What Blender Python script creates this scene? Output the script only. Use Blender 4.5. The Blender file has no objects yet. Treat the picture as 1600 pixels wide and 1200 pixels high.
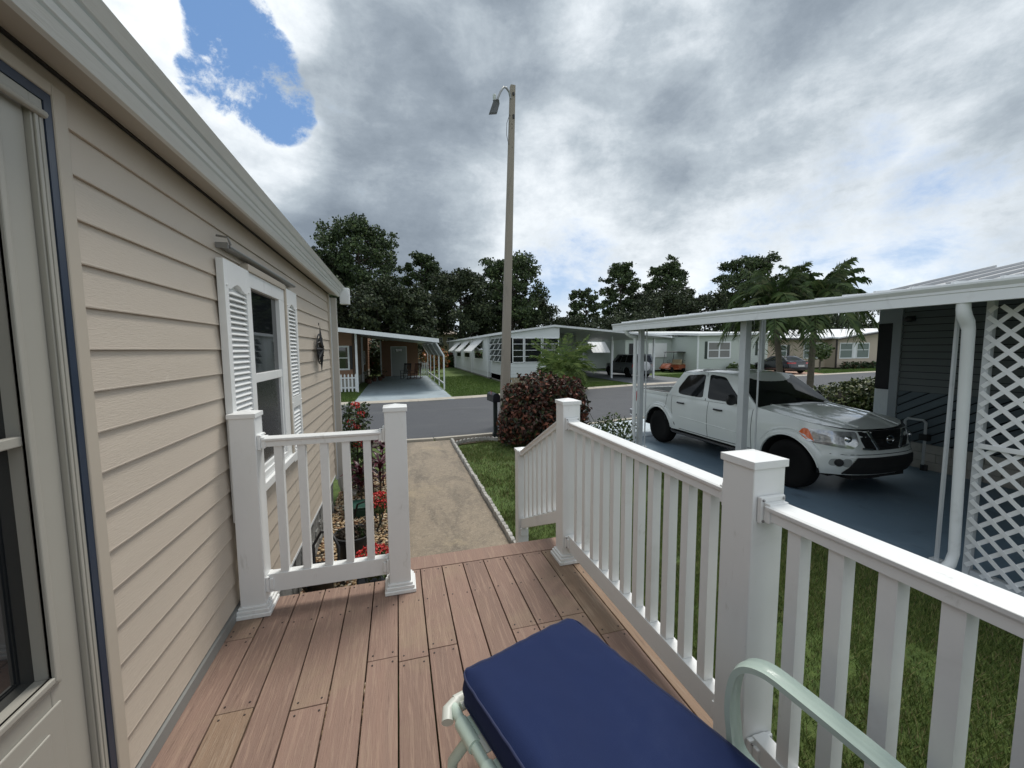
import bpy, bmesh, math, random
from math import sin, cos, pi, radians, sqrt, atan2
from mathutils import Vector, Matrix, noise
random.seed(7)
scene = bpy.context.scene
COL = scene.collection

# ------------------------------------------------------------------ camera
CR = Matrix(((0.9620, 0.0298, -0.2715), (-0.2735, 0.0822, -0.9584), (-0.0067, 0.9962, 0.0873)))
CR = CR.to_quaternion().to_matrix()
cam_d = bpy.data.cameras.new('camera')
cam = bpy.data.objects.new('camera', cam_d)
COL.objects.link(cam)
cam.matrix_world = Matrix.Translation((0, 0, 2.2)) @ CR.to_4x4()
cam_d.sensor_width = 36
cam_d.lens = 630 / 1600 * 36
cam_d.clip_start = 0.05
cam_d.clip_end = 3000
scene.camera = cam

# ------------------------------------------------------------------ light
SUN_DIR = Vector((0.30, 0.36, 0.885)).normalized()
sun_d = bpy.data.lights.new('sun', 'SUN')
sun_d.energy = 1.7
sun_d.angle = radians(20)
sun_d.color = (1.0, 0.955, 0.89)
sun = bpy.data.objects.new('sun', sun_d)
COL.objects.link(sun)
sun.rotation_euler = SUN_DIR.to_track_quat('Z', 'Y').to_euler()
scene.view_settings.view_transform = 'Standard'
scene.view_settings.look = 'None'
scene.view_settings.gamma = 1
scene.view_settings.use_curve_mapping = False
scene.view_settings.exposure = 0.62


class NT:
    """small helper to wire math in a node tree"""
    def __init__(s, tree):
        s.t = tree; s.n = tree.nodes; s.l = tree.links

    def node(s, ty, **k):
        n = s.n.new(ty)
        for a, v in k.items():
            setattr(n, a, v)
        return n

    def put(s, sock, v):
        if hasattr(v, 'is_output'):
            s.l.new(v, sock)
        else:
            sock.default_value = v

    def m(s, op, a, b=0.0, c=0.0, clamp=False):
        n = s.n.new('ShaderNodeMath'); n.operation = op; n.use_clamp = clamp
        for i, v in enumerate((a, b, c)):
            s.put(n.inputs[i], v)
        return n.outputs[0]

    def vm(s, op, a, b=None, scale=None):
        n = s.n.new('ShaderNodeVectorMath'); n.operation = op
        s.put(n.inputs[0], a)
        if b is not None:
            s.put(n.inputs[1], b)
        if scale is not None:
            s.put(n.inputs['Scale'], scale)
        return n.outputs['Value'] if op in ('DOT_PRODUCT', 'LENGTH') else n.outputs[0]

    def noise(s, vec, scale, detail=4, rough=0.55, dist=0.0):
        n = s.n.new('ShaderNodeTexNoise')
        if vec is not None:
            s.l.new(vec, n.inputs['Vector'])
        n.inputs['Scale'].default_value = scale
        n.inputs['Detail'].default_value = detail
        n.inputs['Roughness'].default_value = rough
        n.inputs['Distortion'].default_value = dist
        return n.outputs['Fac']

    def ramp(s, fac, stops, interp='LINEAR'):
        n = s.n.new('ShaderNodeValToRGB')
        n.color_ramp.interpolation = interp
        el = n.color_ramp.elements
        while len(el) > 1:
            el.remove(el[-1])
        el[0].position = stops[0][0]; el[0].color = (*stops[0][1], 1)
        for p, c in stops[1:]:
            e = el.new(p); e.color = (*c, 1)
        s.put(n.inputs[0], fac)
        return n.outputs[0]

    def sstep(s, x, a, b):
        n = s.n.new('ShaderNodeMapRange'); n.interpolation_type = 'SMOOTHSTEP'
        s.put(n.inputs['Value'], x)
        n.inputs['From Min'].default_value = a; n.inputs['From Max'].default_value = b
        return n.outputs[0]

    def mix(s, fac, a, b, mode='MIX'):
        n = s.n.new('ShaderNodeMix'); n.data_type = 'RGBA'; n.blend_type = mode
        s.put(n.inputs[0], fac)
        for sock, v in ((n.inputs[6], a), (n.inputs[7], b)):
            if hasattr(v, 'is_output'):
                s.l.new(v, sock)
            else:
                sock.default_value = (*v, 1)
        return n.outputs[2]


def sky_dir(px, py):
    return (CR @ Vector((px - 800, 600 - py, -630))).normalized()


world = bpy.data.worlds.new('World')
scene.world = world
world.use_nodes = True
wt = NT(world.node_tree)
bg = [n for n in wt.n if n.type == 'BACKGROUND'][0]
sky = wt.node('ShaderNodeTexSky', sky_type='NISHITA')
sky.sun_disc = False
sky.sun_elevation = math.asin(SUN_DIR.z)
sky.sun_rotation = atan2(SUN_DIR.x, SUN_DIR.y)
sky.air_density = 1.0; sky.dust_density = 0.6; sky.ozone_density = 1.5
tc = wt.node('ShaderNodeTexCoord')
D = tc.outputs['Generated']
sep = wt.node('ShaderNodeSeparateXYZ'); wt.l.new(D, sep.inputs[0])
dz = wt.m('ADD', wt.m('MAXIMUM', sep.outputs[2], 0.0), 0.16)
cmb = wt.node('ShaderNodeCombineXYZ')
wt.put(cmb.inputs[0], wt.m('DIVIDE', sep.outputs[0], dz))
wt.put(cmb.inputs[1], wt.m('DIVIDE', sep.outputs[1], dz))
P = cmb.outputs[0]
warp = wt.vm('SCALE', wt.vm('SUBTRACT', wt.node('ShaderNodeTexNoise').outputs['Color'], (0.5, 0.5, 0.5)), scale=0.35)
wn = [n for n in wt.n if n.type == 'TEX_NOISE'][0]
wt.l.new(P, wn.inputs['Vector']); wn.inputs['Scale'].default_value = 1.6; wn.inputs['Detail'].default_value = 5
PW = wt.vm('ADD', P, warp)
DS = wt.vm('MULTIPLY', D, (1.0, 1.0, 1.9))
n_big = wt.noise(PW, 0.75, 3, 0.5)
n_mid = wt.noise(DS, 2.4, 10, 0.62, 0.25)
n_fine = wt.noise(D, 8.0, 11, 0.70, 0.15)
n_fine2 = wt.noise(DS, 4.8, 11, 0.66, 0.2)


def blob(px, py, rad_px, soft=0.6):
    """soft spot on the sky dome round a direction"""
    d = sky_dir(px, py)
    c = wt.vm('DOT_PRODUCT', D, (d.x, d.y, d.z))
    r = atan2(rad_px, 630 * sqrt(1 + ((px - 800) / 630) ** 2 + ((py - 600) / 630) ** 2))
    return wt.sstep(c, cos(r), cos(r * (1 - soft)))


def add(*a):
    o = a[0]
    for b in a[1:]:
        o = wt.m('ADD', o, b)
    return o


def mul(a, k):
    return wt.m('MULTIPLY', a, k)


# openings where blue shows
hole = wt.m('MAXIMUM', wt.m('MAXIMUM', blob(385, 105, 105, 1), blob(425, 155, 85, 1)), wt.m('MAXIMUM', blob(362, 25, 85, 1), blob(325, 130, 62, 1)))
soft_hole = wt.m('MAXIMUM', mul(blob(1480, 335, 170, 1), 0.62), mul(blob(1330, 235, 110, 1), 0.50))
soft_hole = wt.m('MAXIMUM', soft_hole, mul(blob(1250, 420, 240, 1), 0.52))
soft_hole = wt.m('MAXIMUM', soft_hole, mul(blob(1560, 395, 150, 1), 0.6))
soft_hole = wt.m('MAXIMUM', soft_hole, mul(blob(900, 450, 150, 1), 0.66))
back = wt.sstep(wt.vm('DOT_PRODUCT', D, (0.27, 0.95, 0.05)), 0.35, -0.2)
soft_hole = wt.m('MAXIMUM', soft_hole, mul(back, 0.45))
edge = add(mul(hole, 0.66), mul(wt.m('SUBTRACT', n_fine, 0.5), 2.3), mul(wt.m('SUBTRACT', n_fine2, 0.5), 1.7))
edge = wt.m('MULTIPLY', edge, wt.sstep(hole, 0.0, 0.62))
clear = wt.sstep(edge, 0.26, 0.66)
sedge = add(soft_hole, mul(wt.m('SUBTRACT', n_mid, 0.5), 1.3), mul(wt.m('SUBTRACT', n_fine2, 0.5), 1.3))
clear = wt.m('MAXIMUM', clear, mul(wt.sstep(sedge, 0.35, 0.85), 0.8))
# brightness of the cloud
dark = wt.m('MAXIMUM', mul(blob(680, 170, 380, 1), 0.50), mul(blob(560, 330, 260, 1), 0.74))
dark = wt.m('MAXIMUM', dark, mul(blob(990, 190, 190, 1), 0.62))
dark = wt.m('MAXIMUM', dark, mul(blob(1330, 90, 330, 1), 0.48))
dark = wt.m('MAXIMUM', dark, mul(blob(1570, 120, 200, 1), 0.45))
lite = wt.m('MAXIMUM', mul(blob(230, 50, 230, 1), 0.42), mul(blob(405, 235, 130, 1), 0.55))
lite = wt.m('MAXIMUM', lite, mul(blob(440, 10, 90, 1), 0.5))
lite = wt.m('MAXIMUM', lite, mul(blob(1010, 0, 200, 1), 0.5))
lite = wt.m('MAXIMUM', lite, mul(blob(920, 370, 260, 1), 0.42))
lite = wt.m('MAXIMUM', lite, mul(blob(1250, 330, 420, 1), 0.40))
lite = wt.m('MAXIMUM', lite, mul(back, 0.35))
br = add(0.50, mul(wt.m('SUBTRACT', n_mid, 0.5), 1.15), mul(wt.m('SUBTRACT', n_big, 0.5), 0.25),
         mul(wt.m('SUBTRACT', n_fine2, 0.5), 0.80), mul(wt.m('SUBTRACT', n_fine, 0.5), 0.42), lite, mul(hole, 0.12), mul(dark, -0.58))
cloud_c = wt.ramp(br, [(0.0, (0.155, 0.187, 0.225)), (0.25, (0.22, 0.258, 0.30)), (0.5, (0.335, 0.38, 0.42)), (0.75, (0.53, 0.57, 0.605)), (1.0, (0.70, 0.73, 0.75))])
skyc = wt.vm('SCALE', sky.outputs[0], scale=0.065)
skyc = wt.mix(0.45, skyc, (0.13, 0.28, 0.56))
final = wt.mix(clear, cloud_c, skyc)
hz = wt.sstep(sep.outputs[2], 0.16, -0.02)
final = wt.mix(mul(hz, 0.5), final, (0.62, 0.68, 0.72))
gr = wt.sstep(sep.outputs[2], 0.0, -0.05)
final = wt.mix(gr, final, (0.12, 0.13, 0.11))
wt.l.new(final, bg.inputs['Color'])
bg.inputs['Strength'].default_value = 1.0

# ------------------------------------------------------------------ materials
MATS = {}


def mat(name, col, rough=0.6, var=0.12, scale=4.0, bump=0.0, bscale=60.0, metal=0.0, stretch=None, rand=0.0,
        spots=None, coat=0.0, islands=None, trans=0.0, spec=0.5, dist=0.3, bdist=0.004, sheen=0.0):
    if name in MATS:
        return MATS[name]
    m = bpy.data.materials.new(name); m.use_nodes = True
    t = NT(m.node_tree)
    b = [n for n in t.n if n.type == 'BSDF_PRINCIPLED'][0]
    tc = t.node('ShaderNodeTexCoord'); vec = tc.outputs['Object']
    oi = t.node('ShaderNodeObjectInfo')
    if rand:
        vec = t.vm('ADD', vec, t.vm('SCALE', (7.3, 3.1, 5.7), scale=t.m('MULTIPLY', oi.outputs['Random'], 9.0)))
    if stretch:
        vec2 = t.vm('MULTIPLY', vec, stretch)
    else:
        vec2 = vec
    c = col
    if islands:
        g = t.node('ShaderNodeNewGeometry')
        c = t.ramp(g.outputs['Random Per Island'], islands, 'CONSTANT' if len(islands) > 6 else 'LINEAR')
    if var:
        f = t.noise(vec2, scale, 5, 0.6, dist)
        k = t.m('ADD', 1.0, t.m('MULTIPLY', t.m('SUBTRACT', f, 0.5), var * 3))
        if rand:
            k = t.m('MULTIPLY', k, t.m('ADD', 1.0, t.m('MULTIPLY', t.m('SUBTRACT', oi.outputs['Random'], 0.5), rand)))
        n = t.node('ShaderNodeVectorMath', operation='SCALE')
        if hasattr(c, 'is_output'):
            t.l.new(c, n.inputs[0])
        else:
            n.inputs[0].default_value = c
        t.put(n.inputs['Scale'], k)
        c = n.outputs[0]
        r = t.m('ADD', rough, t.m('MULTIPLY', t.m('SUBTRACT', f, 0.5), 0.25), clamp=True)
        t.put(b.inputs['Roughness'], r)
    else:
        b.inputs['Roughness'].default_value = rough
    if spots:      # (colour, scale, threshold lo, hi, amount[, stretch])
        for sp in spots:
            v3 = t.vm('MULTIPLY', vec, sp[5]) if len(sp) > 5 else vec
            sf = t.sstep(t.noise(v3, sp[1], 6, 0.65, 0.6), sp[2], sp[3])
            c = t.mix(t.m('MULTIPLY', sf, sp[4]), c, sp[0])
    if hasattr(c, 'is_output'):
        t.l.new(c, b.inputs['Base Color'])
    else:
        b.inputs['Base Color'].default_value = (*c, 1)
    b.inputs['Metallic'].default_value = metal
    b.inputs['Specular IOR Level'].default_value = spec
    b.inputs['Coat Weight'].default_value = coat
    b.inputs['Coat Roughness'].default_value = 0.06
    if trans:
        b.inputs['Transmission Weight'].default_value = trans
    if sheen:
        b.inputs['Sheen Weight'].default_value = sheen
    if bump:
        bn = t.node('ShaderNodeBump')
        bn.inputs['Strength'].default_value = bump
        bn.inputs['Distance'].default_value = bdist
        t.l.new(t.noise(vec2, bscale, 4, 0.6, 0.4), bn.inputs['Height'])
        t.l.new(bn.outputs[0], b.inputs['Normal'])
    MATS[name] = m
    return m


# ------------------------------------------------------------------ mesh building
ORG = {}


class MB:
    def __init__(s):
        s.v = []; s.f = []; s.mi = []; s.cur = 0

    def add(s, vs, fs):
        o = len(s.v); s.v += [tuple(p) for p in vs]
        for f in fs:
            s.f.append(tuple(i + o for i in f)); s.mi.append(s.cur)
        return s

    def box(s, x0, x1, y0, y1, z0, z1):
        x0, x1 = min(x0, x1), max(x0, x1); y0, y1 = min(y0, y1), max(y0, y1); z0, z1 = min(z0, z1), max(z0, z1)
        return s.add([(x0, y0, z0), (x1, y0, z0), (x1, y1, z0), (x0, y1, z0), (x0, y0, z1), (x1, y0, z1), (x1, y1, z1), (x0, y1, z1)],
                     [(0, 3, 2, 1), (4, 5, 6, 7), (0, 1, 5, 4), (1, 2, 6, 5), (2, 3, 7, 6), (3, 0, 4, 7)])

    def beam(s, p, q, w, h, up=(0, 0, 1)):
        p = Vector(p); q = Vector(q); d = (q - p).normalized(); up = Vector(up)
        if abs(d.dot(up)) > 0.98:
            up = Vector((0, 1, 0))
        a = d.cross(up).normalized() * (w / 2); b = a.cross(d).normalized() * (h / 2)
        vs = [e + i * a + j * b for e in (p, q) for i, j in ((-1, -1), (1, -1), (1, 1), (-1, 1))]
        return s.add(vs, [(0, 3, 2, 1), (4, 5, 6, 7), (0, 1, 5, 4), (1, 2, 6, 5), (2, 3, 7, 6), (3, 0, 4, 7)])

    def tube(s, pts, r, n=8, cap=True, flat=1.0, up=(0, 0, 1)):
        pts = [Vector(p) for p in pts]
        rs = r if isinstance(r, (list, tuple)) else [r] * len(pts)
        o = len(s.v)
        prev = None
        for i, p in enumerate(pts):
            a = pts[max(i - 1, 0)]; b = pts[min(i + 1, len(pts) - 1)]
            d = (b - a).normalized()
            if prev is None:
                u = Vector(up)
                if abs(d.dot(u)) > 0.95:
                    u = Vector((1, 0, 0))
                x = d.cross(u).normalized()
            else:
                x = (prev - d * prev.dot(d)).normalized()
            prev = x
            y = x.cross(d)
            for k in range(n):
                t = 2 * pi * k / n
                s.v.append(tuple(p + (x * cos(t) + y * sin(t) * flat) * rs[i]))
        for i in range(len(pts) - 1):
            for k in range(n):
                k2 = (k + 1) % n
                s.f.append((o + i * n + k, o + i * n + k2, o + (i + 1) * n + k2, o + (i + 1) * n + k)); s.mi.append(s.cur)
        if cap:
            s.f.append(tuple(o + k for k in range(n))[::-1]); s.mi.append(s.cur)
            s.f.append(tuple(o + (len(pts) - 1) * n + k for k in range(n))); s.mi.append(s.cur)
        return s

    def extrude(s, poly, vec):
        """closed 3-D polygon swept along vec"""
        n = len(poly); vec = Vector(vec)
        vs = [Vector(p) for p in poly] + [Vector(p) + vec for p in poly]
        fs = [tuple(range(n))[::-1], tuple(range(n, 2 * n))]
        fs += [(i, (i + 1) % n, n + (i + 1) % n, n + i) for i in range(n)]
        return s.add(vs, fs)

    def grid(s, fn, nu, nv, flip=False):
        o = len(s.v)
        for i in range(nu + 1):
            for j in range(nv + 1):
                s.v.append(tuple(fn(i / nu, j / nv)))
        for i in range(nu):
            for j in range(nv):
                a = o + i * (nv + 1) + j
                f = (a, a + nv + 1, a + nv + 2, a + 1)
                s.f.append(f[::-1] if flip else f); s.mi.append(s.cur)
        return s

    def lathe(s, prof, c=(0, 0, 0), n=20, axis='z'):
        o = len(s.v)
        for r, h in prof:
            for k in range(n):
                t = 2 * pi * k / n
                if axis == 'z':
                    s.v.append((c[0] + r * cos(t), c[1] + r * sin(t), c[2] + h))
                elif axis == 'x':
                    s.v.append((c[0] + h, c[1] + r * cos(t), c[2] + r * sin(t)))
                else:
                    s.v.append((c[0] + r * cos(t), c[1] + h, c[2] + r * sin(t)))
        for i in range(len(prof) - 1):
            for k in range(n):
                k2 = (k + 1) % n
                s.f.append((o + i * n + k, o + i * n + k2, o + (i + 1) * n + k2, o + (i + 1) * n + k)); s.mi.append(s.cur)
        for i, fl in ((0, 1), (len(prof) - 1, 0)):
            if prof[i][0] > 1e-4:
                f = tuple(o + i * n + k for k in range(n))
                s.f.append(f[::-1] if fl else f); s.mi.append(s.cur)
        return s

    def ico(s, c, r, sub=1, squash=(1, 1, 1), jit=0.0):
        bm = bmesh.new(); bmesh.ops.create_icosphere(bm, subdivisions=sub, radius=1)
        vs = [Vector((c[0] + v.co.x * r * squash[0] * (1 + random.uniform(-jit, jit)), c[1] + v.co.y * r * squash[1] * (1 + random.uniform(-jit, jit)), c[2] + v.co.z * r * squash[2] * (1 + random.uniform(-jit, jit)))) for v in bm.verts]
        fs = [tuple(v.index for v in f.verts) for f in bm.faces]
        bm.free()
        return s.add(vs, fs)

    def mesh(s, name, m, off=(0, 0, 0), smooth=None, fix=True):
        me = bpy.data.meshes.new(name)
        ox, oy, oz = off
        me.from_pydata([(x - ox, y - oy, z - oz) for x, y, z in s.v], [], s.f)
        ms = m if isinstance(m, (list, tuple)) else [m]
        for q in ms:
            me.materials.append(q)
        if len(ms) > 1:
            me.polygons.foreach_set('material_index', s.mi)
        if fix:
            bm = bmesh.new(); bm.from_mesh(me)
            bmesh.ops.recalc_face_normals(bm, faces=bm.faces)
            bm.to_mesh(me); bm.free()
        if smooth is not None:
            me.polygons.foreach_set('use_smooth', [True] * len(me.polygons))
            if smooth < 180:
                me.set_sharp_from_angle(angle=radians(smooth))
        me.update()
        return me

    def build(s, name, m, parent=None, smooth=None, bevel=0, fix=True, kind=None, label=None, loc=None):
        off = ORG.get(parent.name, (0, 0, 0)) if parent else (loc or (0, 0, 0))
        me = s.mesh(name, m, off, smooth, fix)
        o = bpy.data.objects.new(name, me); COL.objects.link(o)
        if parent:
            o.parent = parent; ORG[o.name] = off
        else:
            if loc:
                o.location = loc
            ORG[o.name] = loc or (0, 0, 0)
        if bevel:
            bv = o.modifiers.new('bevel', 'BEVEL'); bv.width = bevel; bv.segments = 2
            bv.limit_method = 'ANGLE'; bv.angle_limit = radians(40)
            bv.harden_normals = False
        if kind:
            o['kind'] = kind
        if label:
            o['label'] = label
        return o


def piece(name, me, parent, loc=(0, 0, 0), rot=None, label=None, sc=None):
    o = bpy.data.objects.new(name, me); COL.objects.link(o)
    off = ORG.get(parent.name, (0, 0, 0))
    o.parent = parent
    o.location = (loc[0] - off[0], loc[1] - off[1], loc[2] - off[2])
    if rot:
        o.rotation_euler = rot
    if sc:
        o.scale = sc
    if label:
        o['label'] = label
    ORG[o.name] = tuple(loc)
    return o


def thing(name, label, cat, loc=(0, 0, 0), rot=0.0, group=None, local=False):
    o = bpy.data.objects.new(name, None); COL.objects.link(o)
    o.empty_display_size = 0.2
    o.location = loc; o.rotation_euler = (0, 0, rot)
    o['label'] = label; o['category'] = cat
    if group:
        o['group'] = group
    ORG[o.name] = (0, 0, 0) if local else tuple(loc)
    return o


def tag(o, label, cat, group=None):
    o['label'] = label; o['category'] = cat
    if group:
        o['group'] = group
    return o


def struct(name, mb, m, **k):
    return mb.build(name, m, kind='structure', **k)


def copy_tree(src, loc, rot=0.0, label=None, parent=None):
    c = src.copy(); COL.objects.link(c)
    if parent is None:
        c.location = loc; c.rotation_euler = (0, 0, rot)
        if label:
            c['label'] = label
    else:
        c.parent = parent
    for ch in src.children:
        copy_tree(ch, None, 0, None, c)
    return c


def offset_poly(line, d):
    """sideways shifted copy of a plan polyline"""
    out = []
    for i, p in enumerate(line):
        a = Vector(line[max(i - 1, 0)]); b = Vector(line[min(i + 1, len(line) - 1)])
        t = (b - a).normalized()
        out.append((p[0] - t.y * d, p[1] + t.x * d))
    return out


# ------------------------------------------------------------------ colours
WHITE = mat('white_vinyl', (0.77, 0.78, 0.77), 0.38, 0.03, 3.0, 0.06, 40, spots=[((0.50, 0.50, 0.46), 2.2, 0.55, 0.75, 0.30), ((0.42, 0.41, 0.36), 9.0, 0.62, 0.72, 0.35, (2, 2, .5)), ((0.35, 0.36, 0.30), 40.0, 0.70, 0.76, 0.4)], rand=0.03)
WHITE3 = mat('bright_white_lattice', (0.84, 0.85, 0.85), 0.5, 0.04, 3.0, spots=[((0.5, 0.5, 0.46), 4.0, 0.6, 0.75, 0.3)])
WHITE2 = mat('white_painted_aluminium', (0.74, 0.765, 0.77), 0.42, 0.05, 2.5, 0.05, 30, spots=[((0.42, 0.43, 0.42), 3.0, 0.56, 0.75, 0.35)])
SIDING = mat('beige_vinyl_siding', (0.530, 0.462, 0.382), 0.50, 0.035, 1.4, 0.55, 30, stretch=(9, 1.0, 9), rand=0.03, bdist=0.0022,
             spots=[((0.68, 0.62, 0.53), 7.0, 0.66, 0.74, 0.35)])
TRIM = mat('beige_trim', (0.47, 0.415, 0.34), 0.5, 0.04, 3)
DOORM = mat('grey_beige_door_paint', (0.37, 0.355, 0.31), 0.42, 0.04, 2.0, 0.08, 30)
NAVYT = mat('navy_jamb', (0.022, 0.035, 0.062), 0.35, 0.15, 6)
GLASS = mat('dark_window_glass', (0.012, 0.014, 0.016), 0.03, 0, spec=1.0)
GLASS2 = mat('dim_window_glass', (0.05, 0.06, 0.065), 0.08, 0.2, 1.0, spec=0.9)
BLACK = mat('black_plastic', (0.012, 0.012, 0.013), 0.45, 0.1, 8)
IRON = mat('black_iron', (0.010, 0.010, 0.011), 0.35, 0.15, 20, 0.2, 90)
FASC = mat('gutter_white_woodgrain', (0.72, 0.745, 0.73), 0.42, 0.06, 3.0, 0.5, 22, stretch=(6, 0.6, 6), bdist=0.003)
# ================================================================== SETTING
NEAR = [(-60, 10.9), (-25, 10.7), (-6, 10.35), (0, 10.0), (2.3, 10.08), (6.3, 10.85), (14, 12.75), (24, 15.6), (40, 19.0), (80, 25), (200, 40)]
FAR = [(-60, 17.6), (-25, 17.4), (-6, 17.25), (-1.8, 17.27), (2, 17.5), (4.6, 18.25), (13.5, 20.6), (24, 22.6), (31, 23.4), (50, 26), (80, 31), (200, 46)]

LAWN = bpy.data.materials.new('lawn_turf'); LAWN.use_nodes = True
t = NT(LAWN.node_tree); b = [n for n in t.n if n.type == 'BSDF_PRINCIPLED'][0]
v = t.node('ShaderNodeTexCoord').outputs['Object']
c = t.ramp(t.noise(v, 9, 8, 0.75), [(0.25, (0.030, 0.050, 0.010)), (0.5, (0.075, 0.125, 0.022)), (0.75, (0.125, 0.180, 0.036))])
c = t.mix(t.m('MULTIPLY', t.sstep(t.noise(v, 0.5, 4, 0.6), 0.45, 0.65), 0.45), c, (0.085, 0.115, 0.025))
c = t.mix(t.m('MULTIPLY', t.sstep(t.noise(v, 1.7, 6, 0.7), 0.55, 0.7), 0.6), c, (0.07, 0.062, 0.030))
t.l.new(c, b.inputs['Base Color']); b.inputs['Roughness'].default_value = 0.9
bn = t.node('ShaderNodeBump'); bn.inputs['Strength'].default_value = 0.9; bn.inputs['Distance'].default_value = 0.03
t.l.new(t.noise(v, 45, 5, 0.7), bn.inputs['Height']); t.l.new(bn.outputs[0], b.inputs['Normal'])

g = MB(); g.grid(lambda a, b: (-900 + 1800 * a, -900 + 1800 * b, -0.03), 4, 4)
struct('ground', g, LAWN)

ASPH = mat('asphalt', (0.052, 0.056, 0.064), 0.75, 0.10, 1.2, 0.7, 160, bdist=0.004,
           spots=[((0.11, 0.115, 0.12), 160, 0.60, 0.70, 0.55), ((0.075, 0.08, 0.085), 0.35, 0.5, 0.7, 0.6, (0.4, 3, 1)), ((0.030, 0.032, 0.036), 0.8, 0.55, 0.68, 0.45, (.5, 1, 1)), ((0.025, 0.026, 0.03), 3.0, 0.60, 0.66, 0.35)])
r = MB()
n = len(NEAR)
up = lambda line, x: next(line[i][1] + (line[i + 1][1] - line[i][1]) * (x - line[i][0]) / (line[i + 1][0] - line[i][0]) for i in range(len(line) - 1) if line[i][0] <= x <= line[i + 1][0])
xs = sorted(set([p[0] for p in NEAR] + [p[0] for p in FAR] + list(range(-10, 40, 2))))
r.v = [(x, up(NEAR, x), 0.0) for x in xs] + [(x, up(FAR, x), 0.0) for x in xs]
k = len(xs)
r.f = [(i, i + 1, k + i + 1, k + i) for i in range(k - 1)]; r.mi = [0] * (k - 1)
struct('road', r, ASPH)

CONC = mat('pale_concrete', (0.40, 0.365, 0.305), 0.8, 0.12, 2.0, 0.5, 70, spots=[((0.20, 0.18, 0.15), 1.5, 0.5, 0.7, 0.5), ((0.16, 0.145, 0.12), 30, 0.6, 0.7, 0.4)], rand=0.1)
for nm, line, sgn in (('near_kerb', NEAR, -1), ('far_kerb', FAR, 1)):
    base = MB()
    pts = []
    x = -16.0
    while x < 62:
        pts.append((x, up(line, x))); x += 2.4
    root = None
    first = True
    for i in range(len(pts) - 1):
        a = Vector((*pts[i], 0)); q = Vector((*pts[i + 1], 0)); d = (q - a).normalized(); nn = Vector((-d.y, d.x, 0)) * sgn
        a2 = a + d * 0.012; q2 = q - d * 0.012
        m = MB()
        prof = [(-0.02, -0.05), (-0.02, 0.012), (0.14, 0.016), (0.26, 0.06), (0.36, 0.065), (0.36, -0.05)]
        m.extrude([a2 + nn * u + Vector((0, 0, w)) for u, w in prof], q2 - a2)
        if first:
            root = m.build(nm, CONC, kind='structure'); first = False
        else:
            m.build('kerb_stone', CONC, root)

# concrete walk with exposed aggregate
WALK = mat('exposed_aggregate', (0.25, 0.205, 0.152), 0.85, 0.20, 3.0, 0.9, 120, bdist=0.006,
           spots=[((0.50, 0.43, 0.33), 95, 0.56, 0.66, 0.6), ((0.12, 0.095, 0.07), 70, 0.58, 0.68, 0.5),
                  ((0.085, 0.075, 0.062), 1.5, 0.44, 0.66, 0.62, (1.6, .55, 1)), ((0.40, 0.34, 0.26), 28, 0.5, 0.62, 0.35), ((0.12, 0.10, 0.08), 22, 0.52, 0.64, 0.35), ((0.42, 0.34, 0.22), 1.3, 0.55, 0.7, 0.4), ((0.09, 0.075, 0.06), 6, 0.56, 0.7, 0.35)])
m = MB(); m.box(-0.15, 1.155, 2.74, 9.64, -0.05, 0.012)
struct('walkway', m, WALK)
SOIL = mat('bed_soil', (0.055, 0.042, 0.030), 0.95, 0.3, 20, 0.8, 60, bdist=0.02)
m = MB(); m.box(-0.93, -0.16, 2.0, 7.6, -0.04, -0.006)
struct('gravel_bed', m, SOIL)
m = MB(); m.grid(lambda a, b: (1.25 + 1.5 * a, 9.15 + 0.53 * b + 0.12 * sin(a * 3), -0.004), 8, 2)
struct('mulch_bed', m, mat('brown_mulch', (0.075, 0.050, 0.034), 0.95, 0.35, 25, 1.0, 50, bdist=0.03))

PEBM = mat('river_pebble', (0.3, 0.2, 0.1), 0.55, 0.10, 40, islands=[(0, (0.36, 0.24, 0.12)), (0.2, (0.50, 0.36, 0.20)), (0.4, (0.25, 0.13, 0.065)), (0.6, (0.58, 0.47, 0.32)), (0.8, (0.42, 0.30, 0.17)), (0.92, (0.60, 0.52, 0.40)), (1, (0.32, 0.22, 0.14))])
pb = MB(); rr = random.Random(3)
bmi = bmesh.new(); bmesh.ops.create_icosphere(bmi, subdivisions=1, radius=1)
IV = [v.co.copy() for v in bmi.verts]; IF = [tuple(v.index for v in f.verts) for f in bmi.faces]; bmi.free()
for i in range(5200):
    y = 2.0 + (rr.random() ** 1.3) * 5.4
    x = rr.uniform(-0.92, -0.17); s_ = rr.uniform(0.011, 0.024)
    e = Matrix.Rotation(rr.uniform(0, 6.28), 3, 'Z') @ Matrix.Rotation(rr.uniform(-.5, .5), 3, 'X')
    z = rr.uniform(-0.004, 0.022)
    q = (rr.uniform(.9, 1.5), rr.uniform(.7, 1.1), rr.uniform(.5, .75))
    pb.add([e @ Vector((w.x * q[0], w.y * q[1], w.z * q[2])) * s_ + Vector((x, y, z)) for w in IV], IF)
o = pb.build('pebbles', PEBM, kind='stuff', smooth=180, fix=False)
o['label'] = 'tan and brown river pebbles filling the bed beside the house'

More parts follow.
